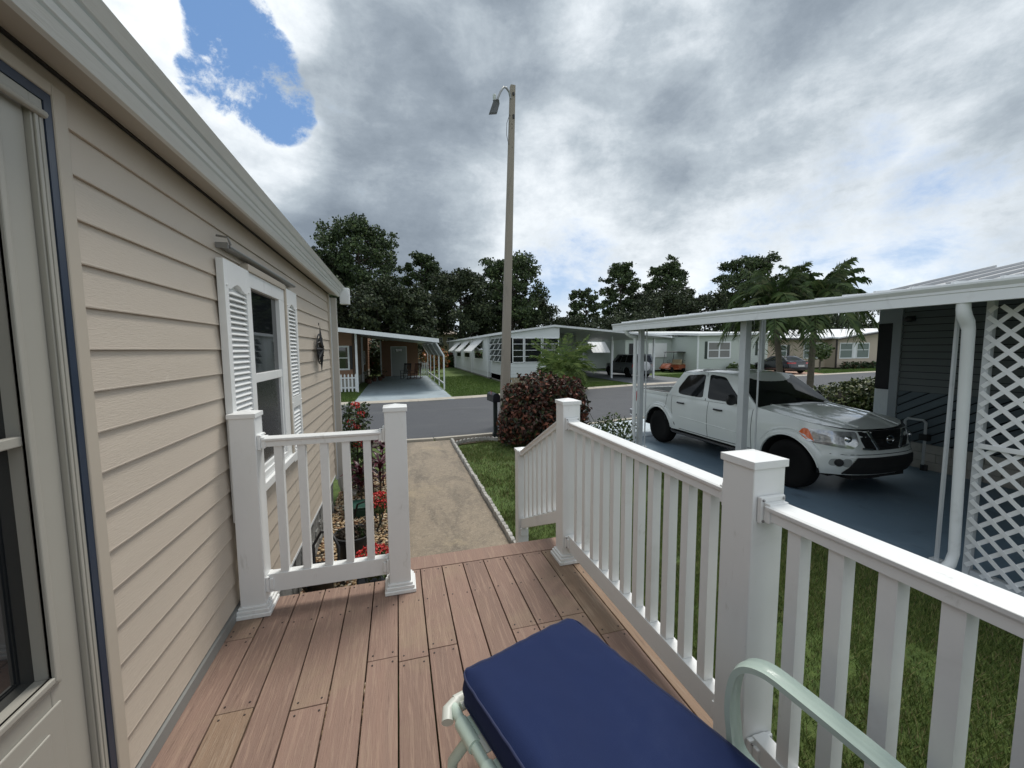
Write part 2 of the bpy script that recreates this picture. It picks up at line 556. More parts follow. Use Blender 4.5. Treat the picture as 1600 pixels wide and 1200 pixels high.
# blue-grey painted slab of the neighbour
SLAB = mat('blue_painted_slab', (0.15, 0.215, 0.275), 0.42, 0.10, 1.1, 0.25, 60,
           spots=[((0.30, 0.37, 0.43), 0.7, 0.52, 0.7, 0.35), ((0.07, 0.09, 0.11), 2.4, 0.56, 0.72, 0.45), ((0.035, 0.045, 0.055), 6, 0.66, 0.72, 0.5), ((0.25, 0.31, 0.36), 9, 0.62, 0.7, 0.3)])
m = MB()
m.add([(5.0, -4, 0.02), (8.95, -4, 0.02), (8.95, 10.95, 0.02), (5.35, 10.0, 0.02), (5.0, 9.4, 0.02),
       (5.0, -4, -0.05), (8.95, -4, -0.05), (8.95, 10.95, -0.05), (5.35, 10.0, -0.05), (5.0, 9.4, -0.05)],
      [(0, 1, 2, 3, 4), (5, 9, 8, 7, 6), (0, 4, 9, 5), (4, 3, 8, 9), (3, 2, 7, 8), (2, 1, 6, 7), (1, 0, 5, 6)])
struct('carport_slab', m, SLAB)
APR = mat('pale_blue_apron', (0.46, 0.53, 0.58), 0.6, 0.08, 1.5, 0.2, 50)
m = MB(); m.add([(4.2, 9.5, 0.03), (5.4, 8.5, 0.03), (8.9, 8.7, 0.03), (8.9, 11.05, 0.03), (6.2, 10.45, 0.03), (4.6, 10.15, 0.03)], [(0, 1, 2, 3, 4, 5)])
struct('driveway_apron', m, APR)

# across the street: pale drive of the orange home, drive of the white home, brick drive of the tan home
SLAB2 = mat('pale_painted_drive', (0.30, 0.36, 0.39), 0.6, 0.10, 0.8, 0.3, 40, spots=[((0.17, 0.20, 0.22), 0.9, 0.5, 0.65, 0.5, (1, .5, 1))])
m = MB(); m.box(-1.8, 2.35, 17.63, 34.4, -0.04, 0.014)
struct('driveway', m, SLAB2)
m = MB(); m.box(-1.6, 2.2, 17.3, 17.9, -0.04, 0.0)
m = MB(); m.add([(13.9, 21.2, 0.012), (19.6, 22.2, 0.012), (19.2, 36, 0.012), (14.6, 36, 0.012)], [(0, 1, 2, 3)])
struct('driveway', m, mat('grey_drive', (0.12, 0.13, 0.14), 0.8, 0.1, 1))
m = MB(); m.add([(28.6, 23.8, 0.012), (33.2, 24.3, 0.012), (36.0, 30, 0.012), (30.0, 30, 0.012)], [(0, 1, 2, 3)])
struct('driveway', m, mat('salmon_paver_drive', (0.36, 0.22, 0.16), 0.85, 0.12, 3))

# grass blades of the near lawns
GR = mat('grass_blade', (0.05, 0.09, 0.02), 0.75, 0, islands=[(0, (0.045, 0.075, 0.014)), (0.3, (0.080, 0.125, 0.022)), (0.6, (0.120, 0.165, 0.032)), (0.85, (0.175, 0.205, 0.055)), (0.95, (0.25, 0.20, 0.10)), (1, (0.19, 0.145, 0.075))])


GR2 = mat('far_grass_blade', (0.05, 0.09, 0.02), 0.7, 0, islands=[(0, (0.045, 0.085, 0.012)), (0.5, (0.085, 0.150, 0.020)), (0.9, (0.130, 0.200, 0.035)), (1, (0.16, 0.17, 0.05))])


def grass(name, label, n, region, hmin, hmax, w, dens=None, gm=None):
    rg = random.Random(11); V = []; F = []
    i = 0
    while i < n:
        x, y = region(rg)
        if dens and rg.random() > dens(x, y):
            i += 1; continue
        h = rg.uniform(hmin, hmax); a = rg.uniform(0, 6.283); ww = w * rg.uniform(.7, 1.3)
        lx, ly = rg.uniform(-1, 1) * h * 0.7, rg.uniform(-1, 1) * h * 0.7
        o = len(V)
        V += [(x - cos(a) * ww, y - sin(a) * ww, -0.03), (x + cos(a) * ww, y + sin(a) * ww, -0.03), (x + lx, y + ly, h - 0.03)]
        F.append((o, o + 1, o + 2)); i += 1
    m = MB(); m.v = V; m.f = F; m.mi = [0] * len(F)
    o = m.build(name, gm or GR, kind='stuff', fix=False); o['label'] = label
    return o


def patchy(x, y):
    v = noise.noise(Vector((x * 0.9, y * 0.9, 0))) + 0.5 * noise.noise(Vector((x * 2.7, y * 2.7, 3)))
    if y > 5.2 and x < 3.6:
        v -= 0.22
    return 1.0 if v > -0.25 else 0.35


grass('grass', 'mown green grass of the lawn below the deck railing', 230000, lambda q: (1.22 + 3.76 * q.random(), -0.6 + 5.6 * (q.random() ** 1.1)), 0.022, 0.055, 0.0030, patchy)
grass('grass', 'thin patchy grass between the walkway and the red bush', 60000, lambda q: (1.26 + 3.7 * q.random(), 4.6 + 5.0 * q.random()), 0.03, 0.07, 0.0045, patchy)
grass('grass', 'bright green grass across the street in front of the white home', 70000,
      lambda q: (lambda x: (x, up(FAR, x) + 0.36 + (q.random() ** 1.5) * 14))(2.45 + 11.4 * q.random()), 0.05, 0.11, 0.012,
      lambda x, y: 0.0 if (x > 6.4 and y > 23.6) else 1.0, GR2)
grass('grass', 'strip of green grass beside the picket fence and in front of the green home', 26000,
      lambda q: (lambda x: (x, up(FAR, x) + 0.36 + q.random() * 6))(19.6 + 9 * q.random()) if q.random() < .8 else (-2.9 + 1.1 * q.random(), 17.7 + 4.4 * q.random()), 0.05, 0.10, 0.014, None, GR2)
grass('grass', 'strip of green grass in front of the tan home', 12000,
      lambda q: (lambda x: (x, up(FAR, x) + 0.36 + q.random() * 3.5))(33.6 + 16 * q.random()), 0.05, 0.11, 0.02, None, GR2)

# scalloped concrete edging
EDG = mat('edging_concrete', (0.40, 0.385, 0.355), 0.85, 0.2, 14, 0.5, 60, rand=0.25, spots=[((0.14, 0.13, 0.11), 12, 0.5, 0.7, 0.5)])


def edge_mesh():
    m = MB(); pr = []
    for i in range(9):
        t_ = pi * i / 8
        pr.append((0.047 * -cos(t_), 0.085 + 0.028 * sin(t_)))
    poly = [(0.0, -0.047, -0.03)] + [(0.0, a, z) for a, z in pr] + [(0.0, 0.047, -0.03)]
    m.extrude(poly, (0.045, 0, 0))
    return m.mesh('edging_block', EDG)


EM = edge_mesh()
ed = thing('garden_edging', 'long straight row of small scalloped concrete blocks along the walkway', 'edging', (1.18, 4.2, 0))
y = 3.62
while y < 9.55:
    piece('edging_block', EM, ed, (1.165 + random.uniform(-.006, .006), y, random.uniform(-.03, -.008)), (random.uniform(-.04, .04), 0, random.uniform(-.05, .05)))
    y += 0.099
ed2 = thing('garden_edging', 'short curved row of pale scalloped blocks round the mulch by the mailbox', 'edging', (1.6, 9.3, 0))
ln = [(1.27, 9.22), (1.37, 9.30), (1.47, 9.36), (1.57, 9.39), (1.67, 9.41), (1.77, 9.43), (1.87, 9.44), (1.97, 9.44), (2.07, 9.42), (2.16, 9.38), (2.24, 9.32)]
for i, p in enumerate(ln):
    a = ln[max(0, i - 1)]; q = ln[min(len(ln) - 1, i + 1)]
    piece('edging_block', EM, ed2, (p[0], p[1], -0.03), (0, 0, atan2(q[1] - a[1], q[0] - a[0]) - pi / 2))

# ================================================================== OUR DECK
DECKT = mat('tan_decking', (0.240, 0.162, 0.108), 0.72, 0.12, 1.0, 0.9, 9, stretch=(26, 1.3, 8), rand=0.2, bdist=0.003,
            spots=[((0.34, 0.26, 0.19), 5.0, 0.5, 0.62, 0.5, (14, .8, 1)), ((0.11, 0.07, 0.045), 6.0, 0.60, 0.68, 0.5, (18, .7, 1))])
DECKM = mat('composite_decking', (0.240, 0.154, 0.118), 0.72, 0.13, 1.0, 0.9, 9, stretch=(26, 1.3, 8), rand=0.30, bdist=0.003,
            spots=[((0.34, 0.235, 0.175), 5.0, 0.5, 0.62, 0.55, (14, .8, 1)), ((0.10, 0.055, 0.04), 6.0, 0.60, 0.68, 0.5, (18, .7, 1)), ((0.30, 0.235, 0.15), 1.6, 0.5, 0.7, 0.40, (.6, 1, 1)), ((0.48, 0.42, 0.36), 9, 0.72, 0.76, 0.5)])
ZD = 0.78
deck = thing('deck', 'raised deck of pinkish brown composite boards beside the beige home', 'deck', (0.15, 1, 0))
rd = random.Random(5)
gaps = [-0.862, -0.730, -0.592, -0.453, -0.315, -0.176, -0.038, 0.1005, 0.239, 0.3775, 0.516, 0.6545, 0.793, 0.9315, 1.072, 1.165]
joints = {0: [2.17, .9], 1: [1.72, 0.1], 2: [.6], 3: [1.66], 4: [0.7], 5: [1.84, .0], 6: [.5], 7: [1.84, .2], 8: [1.86], 9: [1.86, .1], 10: [.5], 11: [1.86], 12: [.4], 13: [1.7], 14: []}
joints.update({4: [], 6: [1.80], 8: [], 10: [1.86], 12: [1.88], 9: []})
SC = MB()
for i in range(15):
    x0, x1 = gaps[i] + 0.003, gaps[i + 1] - 0.003
    yend = 2.505 if gaps[i + 1] < 0.05 else 2.570
    cuts = [yend] + sorted(joints.get(i, []), reverse=True) + [-2.2]
    for a, q in zip(cuts[1:], cuts[:-1]):
        m = MB(); m.box(x0, x1, a + 0.0015, q - 0.0015, ZD - 0.024, ZD + rd.uniform(-0.0008, 0.0008))
        m.build('deck_board', DECKT if rd.random() < .16 else DECKM, deck, bevel=0.0025)
        for yy in (a + 0.03, q - 0.03):
            for xx in (x0 + 0.022, x1 - 0.022):
                SC.lathe([(0.0042, 0), (0.0042, 0.0016)], (xx, yy, ZD + 0.0004), 8)
    for yy in (2.24, 1.05, 0.6):
        for xx in (x0 + 0.022, x1 - 0.022):
            SC.lathe([(0.0042, 0), (0.0042, 0.0016)], (xx + rd.uniform(-.004, .004), yy + rd.uniform(-.01, .01), ZD + 0.0004), 8)
m = MB(); m.box(-0.035, 1.135, 2.576, 2.735, ZD - 0.024, ZD)
m.build('deck_board', DECKM, deck, bevel=0.0025, label='cross board at the head of the steps')
SC.build('screws', mat('screw_dark', (0.03, 0.02, 0.018), 0.5, 0), deck, kind='stuff')
m = MB(); m.box(-0.86, 1.15, 2.46, 2.50, 0.45, ZD - 0.026); m.box(1.10, 1.14, -2.2, 2.5, 0.45, ZD - 0.026)
m.box(-0.03, 1.13, 2.69, 2.725, 0.5, ZD - 0.026)
for yy in (-1.2, -.4, .4, 1.2, 2.0):
    m.box(-0.85, 1.09, yy, yy + .04, .55, ZD - 0.026)
for yy in (-1.6, .9, 2.34):
    m.box(1.0, 1.09, yy, yy + .09, -0.03, 0.54); m.box(-.7, -.61, yy, yy + .09, -0.03, 0.54)
m.build('framing', mat('treated_lumber', (0.16, 0.115, 0.075), 0.8, 0.15, 4, 0.3, 30), deck)
for k, (ya, zz) in enumerate(((2.74, 0.52), (3.03, 0.26))):
    m = MB(); m.box(-0.03, 1.06, ya, ya + 0.285, zz - 0.024, zz)
    m.build('step_tread', DECKM, deck, bevel=0.0025)
    m = MB(); m.box(-0.03, 1.06, ya - 0.0, ya + 0.02, zz - 0.24, zz - 0.026)
    m.build('step_riser', DECKM, deck)

# ---------------------------------------------------------------- railings
SCREW = mat('galvanised_screw', (0.3, 0.3, 0.3), 0.35, 0, metal=0.9)


def post(parent, x0, x1, y0, y1, z0, z1, base=True, name='post'):
    m = MB(); m.box(x0, x1, y0, y1, z0, z1 - 0.03)
    p = m.build(name, WHITE, parent, bevel=0.004)
    c = MB(); e = 0.006
    c.box(x0 - e, x1 + e, y0 - e, y1 + e, z1 - 0.035, z1 - 0.012)
    cx, cy = (x0 + x1) / 2, (y0 + y1) / 2
    q = [(x0 - e, y0 - e, z1 - 0.0118), (x1 + e, y0 - e, z1 - 0.0118), (x1 + e, y1 + e, z1 - 0.0118), (x0 - e, y1 + e, z1 - 0.0118), (cx, cy, z1 + 0.004)]
    c.add(q, [(0, 1, 4), (1, 2, 4), (2, 3, 4), (3, 0, 4)])
    c.build('post_cap', WHITE, p, bevel=0.002)
    if base:
        b_ = MB()
        for e, za, zb in ((0.028, 0, 0.022), (0.020, 0.022, 0.042), (0.011, 0.042, 0.056)):
            b_.box(x0 - e, x1 + e, y0 - e, y1 + e, z0 + za, z0 + zb)
        b_.build('base_trim', WHITE, p, bevel=0.004)
    return p


def bracket(parent, c, axis, s=1):
    m = MB(); x, y, z = c
    if axis == 'y':
        m.box(x - 0.046, x + 0.046, y, y + 0.014 * s, z - 0.035, z + 0.045)
        m.box(x - 0.036, x + 0.036, y + 0.014 * s, y + 0.034 * s, z - 0.030, z + 0.030)
        sc = [(x + a, y + 0.0155 * s, z + h) for a in (-0.038, 0.038) for h in (0.036,)] + [(x - 0.038, y + 0.0155 * s, z - 0.027)]
    else:
        m.box(x, x + 0.014 * s, y - 0.046, y + 0.046, z - 0.035, z + 0.045)
        m.box(x + 0.014 * s, x + 0.034 * s, y - 0.036, y + 0.036, z - 0.030, z + 0.030)
        sc = [(x + 0.0155 * s, y + a, z + 0.036) for a in (-0.038, 0.038)]
    o = m.build('bracket', WHITE, parent, bevel=0.003)
    q = MB()
    for p in sc:
        q.ico(p, 0.0048, 1)
    q.build('screw', SCREW, o)
    return o


def rail_profile_y(x, z, y0, y1, sl=0.0):
    """moulded top rail running along y; sl = rise per metre"""
    pr = [(-.030, -.046), (-.030, -.020), (-.039, -.012), (-.041, -.002), (-.034, .002), (.034, .002), (.041, -.002), (.039, -.012), (.030, -.020), (.030, -.046)]
    m = MB(); m.extrude([(x + a, y0, z + b_) for a, b_ in pr], (0, y1 - y0, (y1 - y0) * sl))
    return m


BALM = MB().box(-0.020, 0.020, -0.019, 0.019, 0, 1).mesh('baluster', WHITE)

XR = 1.07
rail = thing('deck_railing', 'white vinyl railing with square balusters along the lawn side of the deck', 'railing', (XR, 1, ZD))
post(rail, 1.010, 1.130, 2.370, 2.490, ZD + .001, 1.872)
post(rail, 1.010, 1.130, 0.930, 1.050, ZD - .2, 1.872, base=False)
post(rail, 1.010, 1.130, -1.85, -1.73, ZD - .2, 1.872, base=False)
for ya, yb in ((1.052, 2.368), (-1.728, 0.928)):
    rail_profile_y(XR, 1.733, ya + .02, yb - .02).build('top_rail', WHITE, rail, bevel=0.0015)
    m = MB(); m.box(XR - 0.026, XR + 0.026, ya + 0.002, yb - 0.002, 0.872, 0.975)
    m.build('bottom_rail', WHITE, rail, bevel=0.003)
    bracket(rail, (XR, ya, 1.71), 'y', 1); bracket(rail, (XR, yb, 1.71), 'y', -1)
    bracket(rail, (XR, ya, 0.925), 'y', 1); bracket(rail, (XR, yb, 0.925), 'y', -1)
for k in range(11):
    piece('baluster', BALM, rail, (XR, 2.370 - 0.11 * (k + 1) + 0.0, 0.976), sc=(1, 1, 0.711))
for k in range(23):
    piece('baluster', BALM, rail, (XR, 0.93 - 0.102 - 0.112 * k, 0.976), sc=(1, 1, 0.711))

gate = thing('deck_railing', 'short white railing section with five balusters against the beige wall', 'railing', (-0.4, 2.41, ZD))
post(gate, -0.842, -0.722, 2.35, 2.47, ZD + .001, 1.885)
post(gate, -0.082, 0.038, 2.35, 2.47, ZD + .001, 1.885)
pr = [(-.030, -.046), (-.030, -.020), (-.039, -.012), (-.041, -.002), (-.034, .002), (.034, .002), (.041, -.002), (.039, -.012), (.030, -.020), (.030, -.046)]
m = MB(); m.extrude([(-0.700, 2.41 + a, 1.735 + b_) for a, b_ in pr], (0.596, 0, 0)); m.build('top_rail', WHITE, gate, bevel=0.0015)
m = MB(); m.box(-0.719, -0.085, 2.384, 2.436, 0.880, 0.982); m.build('bottom_rail', WHITE, gate, bevel=0.003)
for z_ in (1.712, 0.93):
    bracket(gate, (-0.722, 2.41, z_), 'x', 1); bracket(gate, (-0.082, 2.41, z_), 'x', -1)
for k in range(5):
    piece('baluster', BALM, gate, (-0.632 + 0.1125 * k, 2.41, 0.983), sc=(1, 1, 0.705))

stair = thing('stair_railing', 'white sloping stair railing going down from the corner post to the lawn', 'railing', (XR, 3, 0))
post(stair, 1.035, 1.135, 3.47, 3.57, -0.02, 1.285, base=False)
sl = (1.285 - 1.765) / (3.47 - 2.492)
rail_profile_y(1.085, 1.735, 2.50, 3.468, sl).build('top_rail', WHITE, stair, bevel=0.0015)
m = MB(); m.extrude([(1.060, 2.50, 1.005), (1.110, 2.50, 1.005), (1.110, 2.50, 1.095), (1.060, 2.50, 1.095)], (0, 0.968, 0.968 * sl)); m.build('bottom_rail', WHITE, stair, bevel=0.003)
SB = MB(); SB.extrude([(-0.019, -0.019, 0.019 * -sl), (0.019, -0.019, 0.019 * -sl), (0.019, 0.019, 0.019 * sl), (-0.019, 0.019, 0.019 * sl)], (0, 0, 0.60))
SBM = SB.mesh('baluster', WHITE)
for k in range(8):
    y = 2.585 + k * 0.112
    piece('baluster', SBM, stair, (1.085, y, 1.10 + (y - 2.5) * sl))
m = MB(); m.box(1.04, 1.13, 3.43, 3.468, 1.235, 1.27); m.box(1.05, 1.12, 3.44, 3.468, .47, .54); m.build('bracket', WHITE, stair, bevel=0.003)
# ================================================================== OUR HOME
WX = -0.875
home = thing('mobile_home', 'beige vinyl sided home at the left with white louvred shutters and white gutter', 'house', (-0.9, 2, 0))
m = MB()
m.box(-4.8, WX - 0.002, 1.462, 5.93, 0.50, 3.0)
m.box(-4.8, WX - 0.002, -3.0, 0.40, 0.50, 3.0)
m.box(-4.8, WX - 0.002, 0.40, 1.462, 2.905, 3.0)
m.build('wall_core', TRIM, home)
PITCH = 0.1235
ztop = 2.824 + PITCH
WYA, WYB, WZA, WZB = 2.765, 3.545, 1.375, 2.665


def plank(y0, y1, zt, parent, x=WX):
    m = MB()
    zb = zt - PITCH
    pr = [(x, zt - 0.002), (x + 0.001, zt - 0.004), (x + 0.0112, zb + 0.005), (x + 0.0120, zb + 0.002), (x + 0.0112, zb - 0.002), (x, zb - 0.002)]
    m.extrude([(a, y0, b_) for a, b_ in pr], (0, y1 - y0, 0))
    return m.build('siding_plank', SIDING, parent)


seams = {0: 5.05, 2: 4.4, 4: 5.2, 13: 3.9, 15: 3.75, 16: 3.9, 9: 5.1, 17: 4.6}
zt = ztop; k = 0
while zt > 0.58:
    a0 = 1.462
    if zt > 2.905:
        plank(-3, 5.86, zt, home)
    else:
        plank(-3, 0.40, zt, home)
        if zt - PITCH < WZB and zt > WZA:
            plank(a0, WYA - 0.0, zt, home)
            plank(WYB, 5.86, zt, home)
        elif k in seams:
            plank(a0, seams[k], zt, home); plank(seams[k] + 0.002, 5.86, zt, home, WX + .0006)
        else:
            plank(a0, 5.86, zt, home)
    zt -= PITCH; k += 1
m = MB(); m.box(WX, WX + 0.022, 5.862, 5.935, 0.47, 2.94); m.build('corner_trim', TRIM, home, bevel=0.003)
m = MB(); m.box(WX, WX + 0.02, 1.462, 2.5, ZD + 0.002, ZD + 0.055); m.build('base_flashing', mat('grey_flashing', (0.23, 0.235, 0.225), 0.5, 0.06), home)
SK = mat('stone_look_skirting', (0.20, 0.20, 0.19), 0.8, 0.25, 6, 0.9, 14, bdist=0.02, spots=[((0.34, 0.34, 0.32), 5, 0.5, 0.7, 0.6), ((0.07, 0.07, 0.065), 9, 0.55, 0.7, 0.6)])
for i in range(6):
    m = MB(); y = 2.5 + i * 0.56
    m.box(-0.93, -0.905, y + 0.004, y + 0.556, -0.03, 0.47)
    rs = random.Random(i)
    for q in range(14):       # raised stones of the panel
        ya = y + rs.uniform(.02, .42); za = rs.uniform(0, .4)
        m.box(-0.906, -0.898 + rs.uniform(0, .006), ya, ya + rs.uniform(.07, .13), za, za + rs.uniform(.03, .08))
    m.build('skirting_panel', SK, home)
m = MB(); m.box(-4.8, -0.931, -3, 5.9, -0.03, 0.5); m.build('foundation', mat('foundation_grey', (0.12, 0.12, 0.115), 0.9, 0.1), home)  # plain dark grey base behind the skirting
m = MB(); m.box(-0.93, WX + 0.012, 2.5, 5.93, 0.47, 0.497); m.build('starter_strip', WHITE2, home)
# soffit, fascia and gutter
Y0, Y1 = -3.0, 6.02
m = MB(); m.extrude([(WX + .010, Y0, 2.956), (-0.742, Y0, 2.925), (-0.742, Y0, 2.930), (WX + .010, Y0, 2.962)], (0, Y1 - Y0, 0)); m.build('soffit', mat('soffit_grey_beige', (0.50, 0.475, 0.42), .5, .05), home)
m = MB(); m.box(WX - .01, WX + .010, Y0, 5.93, 2.950, 2.968); m.build('soffit_gap_shade', mat('dark_gap', (0.03, 0.028, 0.025), .8, 0), home)  # dark strip painted in for the shaded gap between wall and soffit
gpts = [(-0.742, 2.921), (-0.722, 2.950), (-0.731, 2.953), (-0.731, 2.958), (-0.719, 2.961), (-0.712, 2.975), (-0.721, 2.978), (-0.721, 2.983), (-0.709, 2.986), (-0.694, 3.008), (-0.707, 3.012), (-0.707, 3.020), (-0.690, 3.022), (-0.664, 3.050), (-0.674, 3.056), (-0.76, 3.00), (-0.76, 2.921)]
m = MB(); m.extrude([(a, Y0, b_) for a, b_ in gpts], (0, Y1 - Y0, 0)); m.build('gutter', FASC, home)
m = MB(); m.box(-0.735, -0.612, 6.022, 6.12, 2.825, 3.045); m.build('gutter_end_box', WHITE2, home, bevel=0.006)
m = MB(); m.add([(-0.76, Y0, 3.03), (-0.76, 6.0, 3.03), (-2.9, 6.0, 3.55), (-2.9, Y0, 3.55), (-4.9, 6.0, 3.05), (-4.9, Y0, 3.05), (-0.76, Y0, 3.0), (-0.76, 6.0, 3.0), (-4.9, 6, 3.0), (-4.9, Y0, 3.0)],
          [(0, 1, 2, 3), (3, 2, 4, 5), (6, 9, 8, 7), (0, 6, 7, 1), (5, 4, 8, 9), (1, 7, 8, 4, 2), (0, 3, 5, 9, 6)]); m.build('roof', mat('light_grey_roof', (0.42, 0.42, 0.41), 0.7, 0.05), home)
# downspout
DSP = mat('beige_downspout', (0.46, 0.44, 0.40), 0.45, 0.04, 3)
m = MB(); m.box(-0.855, -0.775, 5.965, 6.035, 0.40, 2.90)
m.tube([(-0.815, 6.0, 0.42), (-0.812, 6.0, 0.33), (-0.79, 6.0, 0.25), (-0.72, 6.0, 0.19), (-0.62, 6.0, 0.16)], 0.047, 10)
m.build('downspout', DSP, home, bevel=0.006)
m = MB(); m.box(-0.875, -0.845, 5.94, 5.963, 0.4, 2.9); m.build('cable_conduit', WHITE2, home)
# window
win = MB()
F = 0.012
for (a, b_, c, d) in ((WYA, WYB, WZB - 0.09, WZB), (WYA, WYB, WZA, WZA + 0.05), (WYA, WYA + 0.035, WZA + .05, WZB - .09), (WYB - 0.14, WYB, WZA + .05, WZB - .09)):
    win.box(WX, WX + 0.040, a, b_, c, d)
wf = win.build('window', WHITE, home, bevel=0.003)
m = MB(); m.box(WX + 0.001, WX + 0.034, WYA + 0.036, WYB - 0.141, 2.000, 2.055)
m.box(WX + 0.001, WX + 0.030, WYA + 0.036, WYA + 0.060, WZA + .051, 1.999); m.box(WX + 0.001, WX + 0.030, WYB - 0.170, WYB - 0.141, WZA + .051, 1.999)
m.box(WX + 0.001, WX + 0.030, WYA + 0.060, WYB - 0.170, WZA + .051, WZA + .085)
m.build('sash', WHITE, wf, bevel=0.002)
m = MB(); m.box(WX - 0.001, WX + 0.013, WYA + 0.036, WYB - 0.141, 2.03, WZB - .091); m.build('pane', GLASS, wf)
m = MB(); m.box(WX - 0.001, WX + 0.015, WYA + 0.036, WYB - 0.141, WZA + .051, 2.03); m.build('pane', mat('screened_glass', (0.018, 0.019, 0.02), 0.25, 0.1, 50, spec=0.6), wf)
m = MB(); m.box(WX, WX + 0.052, WYB, WYB + 0.03, WZA, WZB + .03); m.box(WX, WX + 0.052, WYA - 0.03, WYB, WZB, WZB + .04); m.build('window_casing', TRIM, wf, bevel=0.002)
m = MB(); m.box(WX, WX + 0.062, WYA - 0.02, WYB + 0.03, WZA - 0.055, WZA - 0.001); m.build('window_sill', WHITE, wf, bevel=0.004)


def shutter(ya, yb, za, zb):
    sh = MB(); w = 0.052; x0, x1 = WX + 0.014, WX + 0.048
    zm = za + (zb - za) * 0.345
    sh.box(x0, x1, ya, ya + w, za, zb); sh.box(x0, x1, yb - w, yb, za, zb)
    sh.box(x0, x1, ya + w, yb - w, za, za + 0.07); sh.box(x0, x1, ya + w, yb - w, zm - 0.045, zm + 0.045)
    ym = (ya + yb) / 2; hw = (yb - ya) / 2 - w
    zt_ = zb - 0.115
    arc = [(x0, ya + w, zb)] + [(x0, ya + w + 2 * hw * i / 12, zt_ - 0.030 + 0.034 * max(0, cos((i / 6 - 1) * pi / 1.5)) ** 1.2) for i in range(13)] + [(x0, yb - w, zb)]
    sh.extrude(arc, (x1 - x0, 0, 0))
    sh.box(x0, x0 + 0.004, ya + w, yb - w, za + .07, zb - .1)
    s_ = sh.build('shutter', WHITE, home, bevel=0.002)
    lm = MB(); lm.extrude([(0.004, 0, 0.014), (0.009, 0, 0.017), (0.031, 0, -0.008), (0.029, 0, -0.013)], (0, 2 * hw - 0.002, 0))
    lmm = lm.mesh('louvre', WHITE)
    z = za + 0.07 + 0.018
    while z < zb - 0.142:
        if not (zm - 0.045 - 0.016 < z < zm + 0.045 + 0.016):
            piece('louvre', lmm, s_, (x0, ya + w + 0.001, z))
        z += 0.0305
    q = MB()
    for y_, z_ in ((ya + .025, zb - .13), (yb - .025, zb - .13), (ya + .025, zm), (yb - .025, zm), (ya + .025, za + .1), (yb - .025, za + .1)):
        q.ico((x1, y_, z_), 0.008, 1)
    q.build('screw', WHITE, s_)
    return s_


shutter(2.385, 2.752, 1.29, 2.665)
shutter(3.582, 3.925, 1.29, 2.685)
# awning track above the window
m = MB(); m.box(WX + 0.012, WX + 0.050, 2.42, 3.86, 2.728, 2.738)
m.tube([(WX + 0.050, 2.46, 2.735), (WX + 0.050, 3.86, 2.740)], 0.011, 8)
m.box(WX + 0.012, WX + 0.066, 2.405, 2.415, 2.718, 2.745)
m.tube([(WX + 0.02, 2.40, 2.775), (WX + 0.07, 2.40, 2.768), (WX + 0.075, 2.42, 2.735)], 0.006, 6)
m.build('awning_track', mat('weathered_aluminium', (0.30, 0.30, 0.29), 0.35, 0.15, 12, metal=0.7), home)
# door
DY0, DY1 = 0.44, 1.380
dr = MB()
x1 = WX + 0.030
m = MB(); m.box(WX - .02, WX + 0.021, 1.412, 1.461, ZD + .002, 2.905); m.box(WX - .02, WX + 0.021, 0.38, 1.412, 2.872, 2.905); m.box(WX - .02, WX + 0.021, 0.38, 0.43, ZD + .002, 2.872)
m.build('door_casing', TRIM, home, bevel=0.004)
m = MB(); m.box(WX - 0.02, WX + 0.017, 1.386, 1.411, ZD + .002, 2.871); m.box(WX - 0.02, WX + 0.017, 0.431, 1.386, 2.846, 2.871)
m.build('door_gasket', NAVYT, home)
m = MB(); m.box(WX - .02, WX + 0.014, 1.345, 1.385, ZD + .003, 2.845); m.box(WX - .02, WX + 0.014, 0.431, 1.345, 2.815, 2.845)
m.box(WX + .0145, WX + 0.020, 1.350, 1.360, ZD + .003, 2.8); m.box(WX + .0145, WX + 0.018, 1.366, 1.372, ZD + .003, 2.8)
m.tube([(WX + 0.021, 0.44, 2.806), (WX + 0.021, 1.378, 2.806)], 0.010, 8)
m.build('door_frame', DOORM, home, bevel=0.003)
d = MB(); dx0, dx1 = WX - 0.035, WX + 0.002
gy0, gy1, gz0, gz1 = 0.60, 1.238, 1.375, 2.69
d.box(dx0, dx1, gy1, 1.342, ZD + .01, 2.812); d.box(dx0, dx1, 0.44, gy0, ZD + .01, 2.812)
d.box(dx0, dx1, gy0, gy1, gz1, 2.812); d.box(dx0, dx1, gy0, gy1, ZD + .01, gz0)
door = d.build('door', DOORM, home, bevel=0.003)
m = MB()
for e, h in ((0.030, 0.006), (0.022, 0.011), (0.012, 0.016)):
    m.box(dx1, dx1 + h, gy1 - 0.004, gy1 + e, gz0 - e, gz1 + e); m.box(dx1, dx1 + h, gy0 - e, gy0 + .004, gz0 - e, gz1 + e)
    m.box(dx1, dx1 + h, gy0 + .004, gy1 - .004, gz1 - .004, gz1 + e); m.box(dx1, dx1 + h, gy0 + .004, gy1 - .004, gz0 - e, gz0 + .004)
m.box(dx1 - .015, dx1 + .004, gy0 + .004, gy1 - .004, 1.975, 2.0)
m.build('glazing_bead', DOORM, door, bevel=0.003)
m = MB(); m.box(dx1, dx1 + 0.007, gy0, gy1 + .02, 0.88, 1.30); m.build('kick_panel', DOORM, door, bevel=0.004)
m = MB(); m.box(dx1 + .007, dx1 + 0.013, gy0 + .05, gy1 - .03, 0.93, 1.25); m.build('kick_panel', DOORM, door, bevel=0.004)
m = MB(); m.box(dx0 + .004, dx0 + 0.008, gy0, gy1, gz0, gz1)
m.build('pane', GLASS, door)
m = MB(); m.tube([(dx1, 0.50, 1.83), (dx1 + .05, .50, 1.83), (dx1 + .05, .60, 1.83)], 0.008, 8); m.build('handle', SCREW, door)

